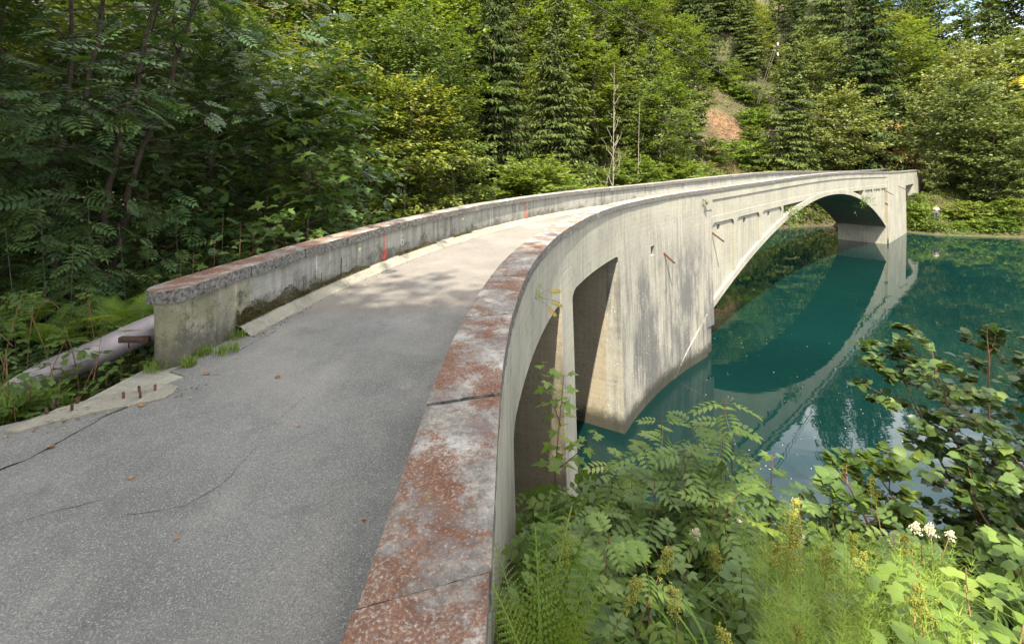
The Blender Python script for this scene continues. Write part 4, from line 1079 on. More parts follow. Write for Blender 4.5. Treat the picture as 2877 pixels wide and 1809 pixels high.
# waterside bushes on the far right bank and behind the arch
for (x, d, yt, p) in ((2165, 57.5, 478, 'bush2'), (2150, 60, 455, 'bush1'), (2228, 57.0, 500, 'bush2'), (2262, 56.0, 470, 'bush1'), (2300, 55.6, 480, 'bush1'), (2345, 55.0, 470, 'bush1'), (2390, 54.6, 465, 'bush1'), (2178, 55.4, 528, 'bush2'), (2215, 54.9, 530, 'bush2'), (2255, 54.6, 525, 'bush2'), (2295, 54.2, 522, 'bush2'), (2330, 53.9, 518, 'bush2'), (2372, 53.6, 520, 'bush2'), (2145, 56.6, 530, 'bush2')):
    put(p, x, d, yt + rg.integers(-6, 7), name='bush', label='leafy bush on the far right shore at the water edge', cat='bush', group='bushes along the far right shore', wide=1.5)
for (x, d, yt) in ((1862, 63, 488), (1892, 65, 478), (1925, 66, 462), (1950, 65, 480), (1982, 66, 485), (1905, 62.5, 508), (1960, 63.5, 510), (2010, 66, 470)):
    put('bush1', x, d, yt, name='bush', label='leafy bush on the shore seen under the bridge arch', cat='bush', group='bushes seen under the arch', wide=1.4)
for (x, d, yt, p) in ((1255, 33, 385, 'bush2'), (1300, 36, 392, 'bush2'), (1335, 39, 400, 'bush2'), (1475, 46, 385, 'bush1'), (1510, 47, 375, 'bush1'), (1560, 50, 372, 'bush1'), (1605, 52, 380, 'bush1'), (1435, 44, 400, 'bush2'), (1650, 56, 388, 'bush1'), (1265, 31, 405, 'bush2'), (1585, 49, 395, 'bush2')):
    put('beech3', x, d, yt, name='bush', label='bright bush on the sunlit slope just above the left parapet', cat='bush', group='bright bushes above the parapet', wide=1.7)
for (x, d, yt, p) in ((1775, 68, 0, 'bush1'), (1770, 71, 0, 'bush1'), (1740, 79, 0, 'bush2'), (1715, 80, 0, 'bush2'), (1775, 78, 0, 'bush1'), (1690, 81, 0, 'bush1'), (1735, 67, 0, 'bush2'), (1800, 66, 0, 'bush1'), (1795, 75, 0, 'bush1'), (1760, 74, 0, 'bush2'), (1680, 64.5, 0, 'bush1'), (1720, 83, 0, 'bush1'), (1760, 83, 0, 'bush1')):
    put(p, x, d, None, h=rg.uniform(2.0, 3.4), name='bush', label='green bush at the edge of the brown clearing on the slope', cat='bush', group='bushes around the clearing', wide=1.5)

# the closed forest on the slope
cand = []
for row in (17, 22, 27, 32.5, 38, 44, 50, 56, 62, 68.5, 75.5, 83, 91, 100, 110, 121):
    stepx = 6.0 if row < 60 else 7.4
    for cx in np.arange(-row * 1.12, row * 1.12, stepx):
        cand.append((cx + rg.normal() * 1.3, row + rg.normal() * 1.3))
cand = np.array(cand); hz = height(cand); dF = pl_dist(cand, FAR); dN = pl_dist(cand, NEAR); ins = in_lake(cand)
BX, BY = W(L0, 0, 0)[:2]
n_for = 0
for (x, y), z, df, dn, inl in zip(cand, hz, dF, dN, ins):
    if inl or dn < df or z < WATER + 0.8: continue
    brg = x / y
    tt = (x - BX) * math.sin(TH) + (y - BY) * math.cos(TH); oo = (x - BX) * math.cos(TH) - (y - BY) * math.sin(TH)
    if -4 < tt < 85 and -WID - 4.0 < oo < 3.0: continue
    if x > 36 and 9 < df < 17.5 and brg > 0.5: continue              # the road bench
    if math.hypot(x - 28.6, y - 66) < 7.0 or math.hypot(x - 32, y - 73) < 6.5 or math.hypot(x - 26.2, y - 60) < 5.0: continue   # clearing
    if math.hypot(x - 60.5, y - 78.5) < 8.0 or (0.735 < brg < 0.855 and y < 82): continue                    # dry grass bank
    pxx = brg * 1150 + 1204
    if brg < -0.45 and y > 42: continue                              # behind the near trees
    if brg < 0.1 and y > 92: continue
    if brg > 0.3 and df < 12 and (x < 44): continue
    if any(math.hypot(x - a, y - b) < c * 0.5 for a, b, c in taken): continue
    if n_for >= 285: break
    sp = 0.5 + 0.5 * math.sin(x * 0.13 + 1.1) * math.sin(y * 0.11 + 0.4)
    if pxx > 1150 and rg.random() < 0.40 + 0.25 * sp:
        k = rg.integers(1, 4); name, p, h = 'spruce_tree', 'spruce%d' % k, rg.uniform(15, 23); lb, gp = 'spruce in the closed forest on the slope behind the bridge', 'spruces in the forest on the slope'
        if brg > 0.85: h *= 0.72
        w = rg.uniform(1.0, 1.3)
    else:
        k = rg.integers(1, 4); near = y < 34
        p = ('mid%d' % rg.integers(1, 3)) if near else ('beech%d' % k); name = 'beech_tree'
        h = rg.uniform(8, 12) if near else rg.uniform(10, 16); lb, gp = 'layered beech in the closed forest on the slope behind the bridge', 'beeches in the forest on the slope'
        if brg > 0.85: h *= 0.7
        w = rg.uniform(1.05, 1.4)
    k = h / PROTO[p + '_H']; n_for += 1
    plant_proto(name, PROTO[p], (x, y, z - 0.2), rg.random() * 6.28, (k * w, k * w, k), lb, 'tree', gp, tilt=(rg.normal() * 0.03, rg.normal() * 0.03))
print('forest trees', n_for)

# tall trees around and behind the viewer: they shade the lane's near end
for i, (x, y, h, p, lb) in enumerate((
    (-11.2, 2.4, 22, 'tall1', 'tall tree beside the lane left of the pale concrete strip'),
    (-16.0, 7.5, 20, 'tall1', 'tall tree at the forest edge far left of the lane'),
    (-6.4, -8.2, 22, 'tall1', 'tall tree on the inside of the lane bend'),
    (-3.0, -5.4, 17, 'tall1', 'tall tree leaning over the lane behind the viewer'),
    (5.4, -2.6, 11, 'tall1', 'small tree on the lake bank just behind the hazel bushes'),
    (-15.0, -1.0, 22, 'tall1', 'tall tree on the outside of the lane bend'))):
    k = h / 18.0
    plant_proto('ash_tree', PROTO[p], (x, y, H1(x, y) - 0.1), 1.7 * i, k, lb, 'tree')

# ------------------------------------------------------------------ near trees with single leaves
CAMP = np.array([0, 0, EYE])
def near_tree(name, label, cat, seed, loc, shape, leaf, bark, n_obj=230, leaf_name='leaf', **k):
    o = empty(name, loc); tag(o, label, cat)
    g, lv = broadleaf(seed, **k); g.build('trunk', M[bark], o, True)
    p, d, n, s, c = lv.arrays(); wp = p + np.array(loc)
    rr = np.hypot(wp[:, 0] - CEN[0], wp[:, 1] - CEN[1]); ok = ~((rr < RAD + WID + 0.15) & (rr > RAD - 0.1) & (wp[:, 0] < CEN[0]) & (wp[:, 2] < 1.45) & (wp[:, 1] > 2))
    lv.p, lv.d, lv.n, lv.s, lv.c = [p[ok]], [d[ok]], [n[ok]], [s[ok]], [c[ok]]; p, d, n, s, c = lv.arrays(); wp = p + np.array(loc)
    v = wp - CAMP; dist = np.linalg.norm(v, axis=1); bx = v[:, 0] / np.maximum(v[:, 1], 0.1); by = v[:, 2] / np.maximum(v[:, 1], 0.1)
    vis = (v[:, 1] > 0.5) & (np.abs(bx) < 1.06) & (by < 0.335) & (by > -1.0)
    order = np.argsort(np.where(vis, dist, 1e6)); order = order[:min(n_obj, int(vis.sum()))]
    sel = np.zeros(len(p), bool); sel[order] = True
    lv.objects(shape, M[leaf], o, order, np.zeros(3), leaf_name)
    c = Geo(); lv.merge(c, shape, ~sel); cr = c.build('crown', M[leaf], o); cr['kind'] = 'stuff'
    return o
gz = lambda x, y: H1(x, y) - 0.05
near_tree('ash_tree', 'many stemmed ash with dark leaning trunks at the left picture edge', 'tree', 41, (-8.7, 9.4, gz(-8.7, 9.4)), 'ash', 'lf_ash', 'bark_dark', 200,
          H=9.5, base=0.7, Rad=4.4, limbs=58, subs=7, per=8, size=0.42, trunk_r=0.085, layered=0.8, droop=0.14,
          stems=[[(0, 0, -.2), (-.1, 0, 1.6), (.25, 0, 3.2), (.6, .2, 6), (.8, .3, 9)], [(.1, .1, -.2), (-.05, .1, 1.5), (-.15, .2, 3), (-.1, .4, 6), (-.4, .5, 8.6)], [(.25, 0, -.2), (.75, 0, 1.5), (1.0, 0, 3.1), (1.75, 0, 6), (2.3, -.2, 9.2)], [(.35, .2, -.2), (1.0, .2, 1.8), (1.35, .2, 3.3), (2.3, 0.1, 5.6), (3.2, 0, 8.4)]])
near_tree('ash_tree', 'ash reaching over the forest edge behind the left parapet', 'tree', 42, (-7.2, 13.5, gz(-7.2, 13.5)), 'ash', 'lf_ash', 'bark', 60,
          H=10.5, base=0.6, Rad=4.6, limbs=56, subs=7, per=8, size=0.42, trunk_r=0.10, layered=0.8, droop=0.12, lean=(0.9, -0.5))
near_tree('maple_tree', 'young sycamore maple with large lobed leaves close behind the left parapet', 'tree', 43, (-4.9, 11.8, gz(-4.9, 11.8)), 'maple', 'lf_hazel', 'bark', 280,
          H=8.4, base=0.2, Rad=2.8, limbs=62, subs=7, per=10, size=0.25, trunk_r=0.07, layered=0.75, droop=0.2, tilt=0.3, top=0.45)
near_tree('maple_tree', 'second sycamore maple further behind, lighter and taller', 'tree', 44, (-6.0, 15.0, gz(-6.0, 15.0)), 'maple', 'lf_bush', 'bark', 80,
          H=9.0, base=0.6, Rad=2.6, limbs=38, subs=6, per=9, size=0.26, trunk_r=0.08, layered=0.7, droop=0.18, top=0.45)
near_tree('hazel_tree', 'wide pale leaved hazel overhanging the left parapet where the bridge bends', 'tree', 45, (-2.55, 16.2, gz(-2.55, 16.2)), 'hazel', 'lf_pale', 'twig', 280,
          H=6.6, base=0.8, Rad=3.1, limbs=48, subs=8, per=12, size=0.23, trunk_r=0.05, layered=0.9, droop=0.10, tilt=0.25, top=0.5,
          stems=[[(0, 0, -.2), (0, 0, 2.5), (.1, 0, 6.2)], [(.1, 0, -.2), (.4, 0, 2.2), (1.2, -.1, 5.6)], [(-.1, 0, -.2), (-.5, 0, 2.2), (-1.3, .1, 5.4)]])
near_tree('maple_tree', 'low maple thicket right behind the left parapet between the young maple and the hazel', 'tree', 47, (-3.6, 13.6, gz(-3.6, 13.6)), 'maple', 'lf_maple', 'bark', 120,
          H=5.2, base=0.1, Rad=1.9, limbs=40, subs=6, per=9, size=0.24, trunk_r=0.05, layered=0.7, droop=0.2, tilt=0.3, top=0.6)
near_tree('ash_tree', 'low ash thicket at the forest edge left of the pipe', 'tree', 48, (-9.6, 7.6, gz(-9.6, 7.6)), 'ash', 'lf_ash', 'bark_dark', 120,
          H=5.5, base=0.2, Rad=2.8, limbs=40, subs=6, per=7, size=0.40, trunk_r=0.05, layered=0.8, droop=0.14, tilt=0.3, top=0.6)
near_tree('hazel_tree', 'dark hazel in the shade between ash and maple', 'tree', 46, (-7.6, 10.2, gz(-7.6, 10.2)), 'hazel', 'lf_ash', 'twig', 40,
          H=4.2, base=0.2, Rad=2.3, limbs=30, subs=6, per=11, size=0.16, trunk_r=0.04, layered=0.85, droop=0.1, tilt=0.3, top=0.6)
# plain forest edge behind them
for i, (x, y, h, p) in enumerate(((-12.5, 12.0, 11, 'mid1'), (-15, 15.5, 13, 'mid2'), (-10.5, 17, 12, 'mid1'), (-18.5, 18.5, 14, 'mid2'), (-13.8, 20.5, 14, 'mid1'), (-8.8, 21.5, 12, 'mid2'), (-5.6, 24.5, 10.5, 'mid2'), (-21, 13.5, 13, 'mid1'), (-3.2, 28.5, 9.5, 'mid2'))):
    k = h / PROTO[p + '_H']
    plant_proto('beech_tree', PROTO[p], (x, y, max(H1(x, y), WATER + .2) - 0.1), i * 1.3, (k * 1.15, k * 1.15, k), ['beech behind the left ash trunks', 'beech far behind the ash trunks, second row', 'beech behind the ash that reaches over the forest edge', 'beech deepest in the wood at the left', 'beech in the third row behind the ash trunks', 'beech behind the lighter sycamore maple', 'beech behind the pale hazel, above the parapet', 'outermost beech at the left picture edge', 'low beech at the shore behind the pale hazel'][i], 'tree', 'beeches in the wood left of the bridge')

# ------------------------------------------------------------------ low plants
def sapling(name, label, cat, seed, loc, H, nodes, shape, leaf, size, lean=(0, 0), per=2, leaf_name='leaf', stem='twig', r0=0.008, low=0.15, rise=0.35, group=None, branches=0, petiole=0.3, tint=0.5):
    """upright young shoot: each leaf an object of its own"""
    r = np.random.default_rng(seed); o = empty(name, loc); tag(o, label, cat, group)
    g = Geo(); lv = Leaves()
    axes = [(np.array([[0, 0, -0.05], [lean[0] * .25, lean[1] * .25, H * 0.5], [lean[0], lean[1], H]], float), nodes, 1.0)]
    for b in range(branches):
        u = r.uniform(0.25, 0.75); az = r.random() * 6.28; a = np.array([lean[0] * u, lean[1] * u, H * u]); L = H * r.uniform(0.25, 0.42)
        e = a + np.array([math.cos(az) * L * 0.7, math.sin(az) * L * 0.7, L * 0.75]); axes.append((np.array([a, (a + e) / 2 + [0, 0, -0.04 * L], e]), max(3, nodes // 2), 0.75))
    for P, nn, sc in axes:
        Q = spl(P, 6); tube(g, Q, np.linspace(r0 * sc, r0 * 0.35 * sc, len(Q)), 5)
        for i in range(nn):
            u = (low if sc == 1.0 else 0.25) + (1 - (low if sc == 1.0 else 0.25)) * (i + 0.6) / nn; f = u * (len(Q) - 1); k = int(min(f, len(Q) - 2)); c = Q[k] + (Q[k + 1] - Q[k]) * (f - k)
            a0 = i * 1.5708 + r.normal() * 0.3
            for j in range(per):
                az = a0 + j * 2 * math.pi / per + r.normal() * 0.2; el = rise * (0.4 + 1.3 * u) + r.normal() * 0.15
                d = np.array([math.cos(az) * math.cos(el), math.sin(az) * math.cos(el), math.sin(el)])
                L = size * (1.05 - 0.45 * u ** 2) * r.uniform(0.8, 1.15) * sc ** 0.5; pl = petiole * L
                q = c + d * pl
                if pl > 0.01: tube(g, [c, q], [0.0018, 0.0013], 3)
                dl = unit(d + np.array([0, 0, -0.35 - 0.2 * r.random()]))
                lv.add(q, dl, np.array([0, 0, 1]) + 0.25 * r.normal(size=3) + d * 0.25, L, np.clip(tint + 0.22 * (u - 0.5) + r.normal() * 0.14, 0, 1))
    g.build('stem', M[stem], o)
    lv.objects(shape, M[leaf], o, range(len(lv.arrays()[0])), np.zeros(3), leaf_name)
    return o

def at_px(x, ytop, d):
    """place for a plant whose tip stands at this pixel: base on the ground, and its height"""
    p = px(x, ytop, d=d); z = H1(p.x, d); return (p.x, d, z), p.z - z

# right bank: saplings
loc, h = at_px(1322, 880, 5.2)
sapling('maple_sapling', 'young maple sapling growing up against the bridge wall', 'sapling', 1, (loc[0] - 0.10, loc[1], loc[2]), h, 13, 'maple', 'lf_fresh', 0.175, (0.12, 0), petiole=0.6, low=0.22, r0=0.010, branches=2)
loc, h = at_px(1805, 1085, 4.3)
sapling('maple_sapling', 'bushy maple sapling right of the tall ash shoot', 'sapling', 2, loc, h, 9, 'maple', 'lf_hazel', 0.16, (0.1, .1), petiole=0.6, branches=4, low=0.15)
for i, (x, y, d, n, sz, lb) in enumerate((
    (1690, 945, 4.2, 11, 0.36, 'tallest ash shoot with reddish tip leaves in front of the water'),
    (1590, 985, 4.4, 9, 0.34, 'ash shoot just left of the tallest one'),
    (1430, 1075, 4.6, 8, 0.33, 'ash shoot beside the base of the bridge pier'),
    (1370, 1165, 3.9, 7, 0.30, 'low ash shoot between wall and ash thicket'),
    (1545, 1135, 3.7, 8, 0.32, 'ash shoot below the tallest one, in the thicket'),
    (1660, 1010, 4.0, 10, 0.34, 'bright ash shoot directly below the tallest one'),
    (1730, 1020, 4.5, 9, 0.34, 'ash shoot just right of the tallest one'),
    (1625, 1060, 3.8, 9, 0.34, 'bright ash shoot at the front of the ash thicket'),
    (1715, 1085, 3.9, 9, 0.34, 'leafy ash shoot between the thicket and the bushy maple'),
    (1555, 1055, 4.3, 9, 0.34, 'ash shoot at the left side of the ash thicket'),
    (1480, 1120, 4.1, 8, 0.32, 'ash shoot left of the ash thicket, before the pier foot'),
    (1650, 1180, 3.4, 7, 0.30, 'ash shoot in the middle of the bank thicket'),
    (1410, 1290, 2.9, 6, 0.28, 'near ash shoot with broad leaflets beside the fern'),
    (1530, 1345, 2.7, 6, 0.26, 'near ash shoot at the lower picture edge'),
    (1730, 1250, 3.2, 6, 0.28, 'ash shoot left of the horsetails'))):
    loc, h = at_px(x, y, d)
    o = sapling('ash_sapling', lb, 'sapling', 20 + i, loc, h, n, 'ash', 'lf_fresh' if i < 3 or i > 8 else 'lf_hazel', sz * 1.12, (rg.normal() * 0.08, rg.normal() * 0.08), petiole=0.05, low=0.25 if i < 3 else 0.1, r0=0.009, tint=0.6 if i < 3 else 0.45, branches=1 if i in (0, 1, 2, 9, 10, 11) else 0)
for i, (x, y, d) in enumerate(((1880, 1180, 3.9), (1960, 1165, 4.4), (1760, 1330, 2.7), (1620, 1300, 2.9), (1470, 1230, 3.4), (1350, 1345, 2.6), (2080, 1230, 3.5), (2170, 1270, 3.2), (1820, 1180, 4.8), (2060, 1150, 4.6))):
    loc, h = at_px(x, y, d)
    sapling('elder_shoot', ['leafy shoot at the water gap right of the bushy maple', 'leafy shoot left of the small pale hazel', 'leafy shoot at the left edge of the horsetails', 'low leafy shoot under the ash thicket', 'leafy shoot between the maple sapling and the ash thicket', 'leafy shoot beside the bright ferns at the wall', 'leafy shoot right of the small pale hazel', 'leafy shoot below the white flower heads', 'leafy shoot behind the bushy maple sapling', 'leafy shoot behind the small pale hazel'][i], 'shoot', 60 + i, loc, h, 8, 'elder', 'lf_hazel', 0.24, (rg.normal() * 0.1, rg.normal() * 0.1), petiole=0.1, low=0.1, group='leafy shoots on the right bank')
for i, (x, y, d) in enumerate(((2290, 1290, 2.6), (2370, 1330, 2.5), (2320, 1390, 2.3), (2230, 1350, 2.6), (2150, 1400, 2.4), (2395, 1260, 2.8), (2190, 1430, 2.2), (2370, 1450, 2.1))):
    loc, h = at_px(x, y, d)
    sapling('raspberry_cane', ['tallest raspberry cane below the large hazel bush', 'raspberry cane right of the tallest one, near the picture edge', 'raspberry cane in the middle of the lower right clump', 'raspberry cane right of the horsetails', 'low raspberry cane among the horsetails', 'raspberry cane cut by the right picture edge', 'raspberry cane at the lower edge right of the horsetails', 'nearest raspberry cane in the lower right corner'][i], 'raspberry', 80 + i, loc, h, 8, 'trifoil', 'lf_fresh', 0.22, (rg.normal() * 0.12, rg.normal() * 0.1), petiole=0.15, low=0.2, per=1, stem='stem', group='raspberry canes at the lower right')

# hazel bushes by the water
def hazel_bush(label, seed, loc, H, Rad, stems, n_obj, leaf='lf_hazel', size=0.135, limbs=34, per=9):
    return near_tree('hazel_bush', label, 'bush', seed, loc, 'hazel', leaf, 'twig', n_obj, H=H, base=0.2, Rad=Rad, limbs=limbs, subs=5, per=per, size=size, trunk_r=0.018, layered=0.55, droop=0.05, tilt=0.4, top=0.55, stems=stems, spread=(0.25, 0.5))
loc, h = at_px(2345, 770, 4.9)
hazel_bush('large dark hazel bush in front of the lake at the right picture edge', 51, (loc[0], loc[1], loc[2]), h, 0.85,
           [[(0, 0, -.1), (-.05, 0, h * .5), (-.1, 0, h)], [(.1, 0, -.1), (-.3, 0, h * .45), (-.62, .05, h * .93)], [(.2, 0, -.1), (.45, .1, h * .5), (.55, .1, h * .9)], [(0, .1, -.1), (-.25, .2, h * .35), (-.75, .2, h * .75)], [(.3, 0, -.1), (.8, 0, h * .4), (1.0, 0, h * .95)]], 260, 'lf_maple', 0.095, 60, 16)
loc, h = at_px(2010, 1100, 4.4)
hazel_bush('small hazel with pale round leaves reaching over the water in the middle of the bank', 52, loc, h, 0.55, [[(.3, 0, -.1), (.15, 0, h * .5), (-.15, 0, h)], [(.3, 0, -.1), (.5, .1, h * .5), (.35, .2, h * .85)]], 120, 'lf_hazel', 0.105, 18, 8)
loc, h = at_px(2440, 1060, 3.6)
hazel_bush('pale leaved hazel shoots entering the picture at the right edge', 53, loc, h, 0.6, [[(.2, 0, -.1), (.1, 0, h * .5), (-.1, 0, h)], [(.2, 0, -.1), (-.1, .1, h * .4), (-.3, .2, h * .7)]], 90, 'lf_hazel', 0.085, 16, 8)

# an out of frame rowan whose orange tinted branch tips hang in at the upper right edge
o = empty('rowan_tree', (7.4, 5.2, H1(7.4, 5.2))); tag(o, 'tree at the right edge with yellow orange leaf tips hanging into the picture', 'tree')
g = Geo(); lv = Leaves(); r = np.random.default_rng(9); bz = H1(7.4, 5.2)
zt = 3.35 - bz
tube(g, spl(np.array([(0, 0, -0.2), (.1, 0, zt * .5), (.0, .1, zt + 1.6)]), 6), np.linspace(0.09, 0.03, 13), 7)
for (zz, ex, ey, ez) in ((zt - .2, -1.9, -0.15, -.25), (zt - .4, -1.55, -0.2, -.55), (zt, -1.6, 0.3, .0), (zt + .8, -.8, .9, .5), (zt + .6, .9, -.6, .4), (zt + .2, .8, .9, .1)):
    Q = spl(np.array([(0.03, 0, zz), (ex * .5, ey * .5, zz + .25 + ez * .3), (ex, ey, zz + ez)]), 6); tube(g, Q, np.linspace(0.022, 0.004, len(Q)), 5)
    for i in range(5, 13):
        c = Q[i]
        for sg in (1, -1):
            d = unit(np.array([ex * 0.3, sg * 0.5 + ey * 0.2, -0.15 + r.normal() * .2])); d2 = unit(d + r.normal(size=3) * .4)
            lv.add(c, d2, np.array([0, 0, 1]) + r.normal(size=3) * .3, 0.17 * r.uniform(.7, 1.1), r.random())
g.build('trunk', M['bark_dark'], o, True); lv.objects('ash', M['lf_yellow'], o, range(len(lv.arrays()[0])), np.zeros(3))

# meadowsweet stalks with seed heads
def head_mesh(seed, L=0.22, R=0.06, n=340, mat='lf_seed', size=0.008):
    r = np.random.default_rng(seed); g = Geo()
    br = []
    for i in range(22):
        u = r.random() ** 0.8; az = r.random() * 6.28; a = np.array([0, 0, L * u * 0.75]); rr = R * (1 - 0.65 * u) * r.uniform(.5, 1.1)
        b = a + np.array([math.cos(az) * rr, math.sin(az) * rr, L * 0.25 * r.uniform(.6, 1.1)]); br.append((a, b)); tube(g, [a, b], [.0016, .0008], 3, 0.2)
    tube(g, [(0, 0, -0.02), (0, 0, L * 0.9)], [.0025, .001], 4, 0.3)
    for i in range(n):
        a, b = br[r.integers(len(br))]; c = a + (b - a) * (0.35 + 0.65 * r.random()) + r.normal(size=3) * size * 0.9
        q = size * r.uniform(.6, 1.1); V = c + q * np.array([[1, 0, 0], [-1, 0, 0], [0, 1, 0], [0, -1, 0], [0, 0, 1], [0, 0, -1]]) * 0.6
        g.add(V, [(0, 2, 4), (2, 1, 4), (1, 3, 4), (3, 0, 4), (2, 0, 5), (1, 2, 5), (3, 1, 5), (0, 3, 5)], float(np.clip(0.5 + r.normal() * .25, 0, 1)))
    return g.mesh('seed_head', M[mat])
HEADS = [head_mesh(1), head_mesh(2, 0.28, 0.09, 520), head_mesh(3, 0.17, 0.05, 240), head_mesh(4, 0.10, 0.05, 160, 'flower', 0.010)]
def stalk(seed, x, ytop, d, head, label=None, lean=None, stem='stem', sc=1.0):
    r = np.random.default_rng(seed); loc, h = at_px(x, ytop, d); o = empty('meadowsweet', loc)
    lean = lean or (r.normal() * 0.10, r.normal() * 0.08); hh = h - 0.22 * sc
    Q = spl(np.array([(-lean[0], -lean[1], -0.05), (-lean[0] * .6, -lean[1] * .6, hh * .5), (0, 0, hh)]), 6)
    g = Geo(); tube(g, Q, np.linspace(0.0045, 0.0025, len(Q)), 5); g.build('stem', M[stem], o)
    k = link('seed_head' if head != 3 else 'flower_head', HEADS[head], o); k.location = Q[-1]; k.scale = (sc, sc, sc); d2 = unit(Q[-1] - Q[-3]); k.rotation_euler = Vector(d2).to_track_quat('Z', 'Y').to_euler()
    lv = Leaves()
    for i in range(3):
        u = 0.35 + 0.2 * i; c = Q[int(u * (len(Q) - 1))]; az = r.random() * 6.28; dd = np.array([math.cos(az), math.sin(az), 0.25])
        lv.add(c, dd, np.array([0, 0, 1]) + r.normal(size=3) * .2, 0.17 * r.uniform(.7, 1.1), 0.5)
    lv.objects('elder', M['lf_hazel'], o, range(3), np.zeros(3))
    return tag(o, label or 'meadowsweet stalk with a yellow green seed head on the bank', 'wildflower', None if label else 'meadowsweet stalks on the bank')
sp = [(1850, 1225, 2.6, 1, 'meadowsweet with the largest dark green seed head above the horsetails', 1.35), (1465, 1335, 2.4, 0, None, 1), (1545, 1270, 2.7, 0, None, 1), (1590, 1345, 2.3, 2, None, 1), (1865, 1165, 3.6, 0, None, 1), (2060, 1120, 4.0, 0, None, 1), (2000, 1245, 3.1, 0, None, 1), (2020, 1265, 3.2, 2, None, 1), (1940, 1280, 2.7, 1, None, .9), (2165, 1385, 2.3, 1, None, .9), (2225, 1375, 2.4, 2, None, 1), (1720, 1440, 2.0, 2, None, 1), (1870, 1440, 2.0, 0, None, .8), (1640, 1130, 3.8, 2, None, 1), (1810, 1255, 3.0, 2, None, 1), (2120, 1245, 3.2, 0, None, 1), (1330, 1270, 3.0, 2, None, .9), (1690, 1270, 2.8, 0, None, .9),
      (1632, 1205, 3.3, 3, None, .8), (1740, 1190, 3.5, 3, None, .7), (2105, 1215, 3.3, 3, None, .9), (2150, 1190, 3.4, 3, None, .9), (2190, 1195, 3.4, 3, None, 1.0), (2300, 1470, 2.0, 3, None, .6), (1885, 1225, 3.2, 3, None, .6), (2230, 1215, 3.3, 3, None, .7)]
for i, (x, y, d, hd, lb, sc) in enumerate(sp):
    o = stalk(200 + i, x, y, d, hd, lb, None, 'stem', sc)
    if hd == 3: o['label'] = 'meadowsweet stalk with a creamy white flower head on the bank'; o['group'] = 'flowering meadowsweet on the bank'

# ferns
def fern(name, label, seed, loc, n, L, rise=0.9, leaf='lf_fern', group=None, az0=0, fanw=6.28):
    r = np.random.default_rng(seed); o = empty(name, loc); tag(o, label, 'fern', group); lv = Leaves()
    for i in range(n):
        az = az0 + fanw * (i + 0.5 * r.random()) / n; el = rise + r.normal() * 0.15
        d = np.array([math.cos(az) * math.cos(el), math.sin(az) * math.cos(el), math.sin(el)]); nn = np.array([-math.cos(az) * math.sin(el), -math.sin(az) * math.sin(el), math.cos(el)])
        lv.add(np.zeros(3), d, nn + r.normal(size=3) * 0.12, L * r.uniform(.75, 1.1), r.random())
    lv.objects('fern', M[leaf], o, range(n), np.zeros(3), 'frond'); return o
for (x, y, d, L, sd, lb) in ((1205, 1290, 2.25, 0.75, 1, 'bright fern standing against the outer face of the parapet'), (1250, 1400, 2.0, 0.6, 2, 'second bright fern at the lower picture edge beside the wall')):
    p = px(x, y, d=d); fern('fern', lb, sd, (max(p.x, 0.06) + 0.04, d, p.z - L * 0.92), 8, L, 1.15, az0=-1.2, fanw=4.2)
for i, (x, y, d, L) in enumerate(((255, 640, 6.6, 0.95), (315, 665, 6.9, 0.8), (130, 690, 6.2, 0.8), (330, 700, 6.5, 0.7), (60, 640, 6.8, 0.9), (640, 560, 9.6, 0.8))):
    p = px(x, y, d=d); z = H1(p.x, d); fern('fern', 'arching fern in the shaded undergrowth left of the parapet end', 10 + i, (p.x, d, max(z, p.z - L * 0.8)), 10, L, 0.75, group='ferns in the left undergrowth')

# left bank undergrowth plants
for i, (x, y, d, k, sz, n) in enumerate((
    (215, 425, 7.2, 'ash', 0.42, 9), (110, 450, 6.9, 'ash', 0.40, 8), (300, 520, 7.4, 'ash', 0.36, 7), (40, 520, 6.6, 'ash', 0.38, 8), (165, 560, 6.5, 'ash', 0.36, 7), (420, 480, 8.2, 'ash', 0.36, 7), (520, 500, 8.8, 'ash', 0.36, 7))):
    loc, h = at_px(x, y, d)
    sapling('ash_sapling', ['pale ash shoot in front of the dark leaning trunks', 'ash shoot at the foot of the leaning trunks', 'ash shoot above the pale parapet end', 'ash shoot at the left picture edge below the trunks', 'lower ash shoot above the fern clump', 'ash shoot behind the start of the parapet coping', 'ash shoot behind the first coping joint'][i], 'sapling', 300 + i, loc, h, n, 'ash', 'lf_ash', sz, (rg.normal() * 0.12, -0.1), petiole=0.05, low=0.12, r0=0.008, tint=0.6, rise=0.2, stem='bark_dark', branches=1)
for i, (x, y, d) in enumerate(((60, 690, 5.9), (130, 720, 5.8), (30, 760, 5.4), (190, 770, 5.7), (100, 800, 5.4), (20, 830, 5.1), (160, 830, 5.4), (70, 870, 5.05), (230, 700, 6.2), (290, 735, 6.5), (200, 680, 6.4), (0, 700, 5.7), (130, 880, 5.1), (40, 930, 4.85))):
    loc, h = at_px(x, y, d)
    sapling('bramble', 'raspberry cane in the tangle left of the concrete strip', 'bramble', 330 + i, loc, max(0.3, h), 8, 'trifoil', 'lf_maple' if i % 3 else 'lf_hazel', 0.22, (rg.normal() * 0.2, rg.normal() * 0.15), per=1, petiole=0.2, low=0.2, stem='twig', group='raspberry canes beside the lane', branches=1)
for i, (x, y, d) in enumerate(((285, 835, 5.75), (330, 850, 5.8), (250, 875, 5.5), (355, 880, 5.6), (305, 880, 5.5))):
    loc, h = at_px(x, y, d)
    sapling('seedling', 'low broad leaved seedling in front of the parapet end post', 'seedling', 360 + i, loc, max(0.22, h), 4, 'hazel', 'lf_hazel', 0.15, (0, 0), petiole=0.3, low=0.3, group='seedlings before the end post')
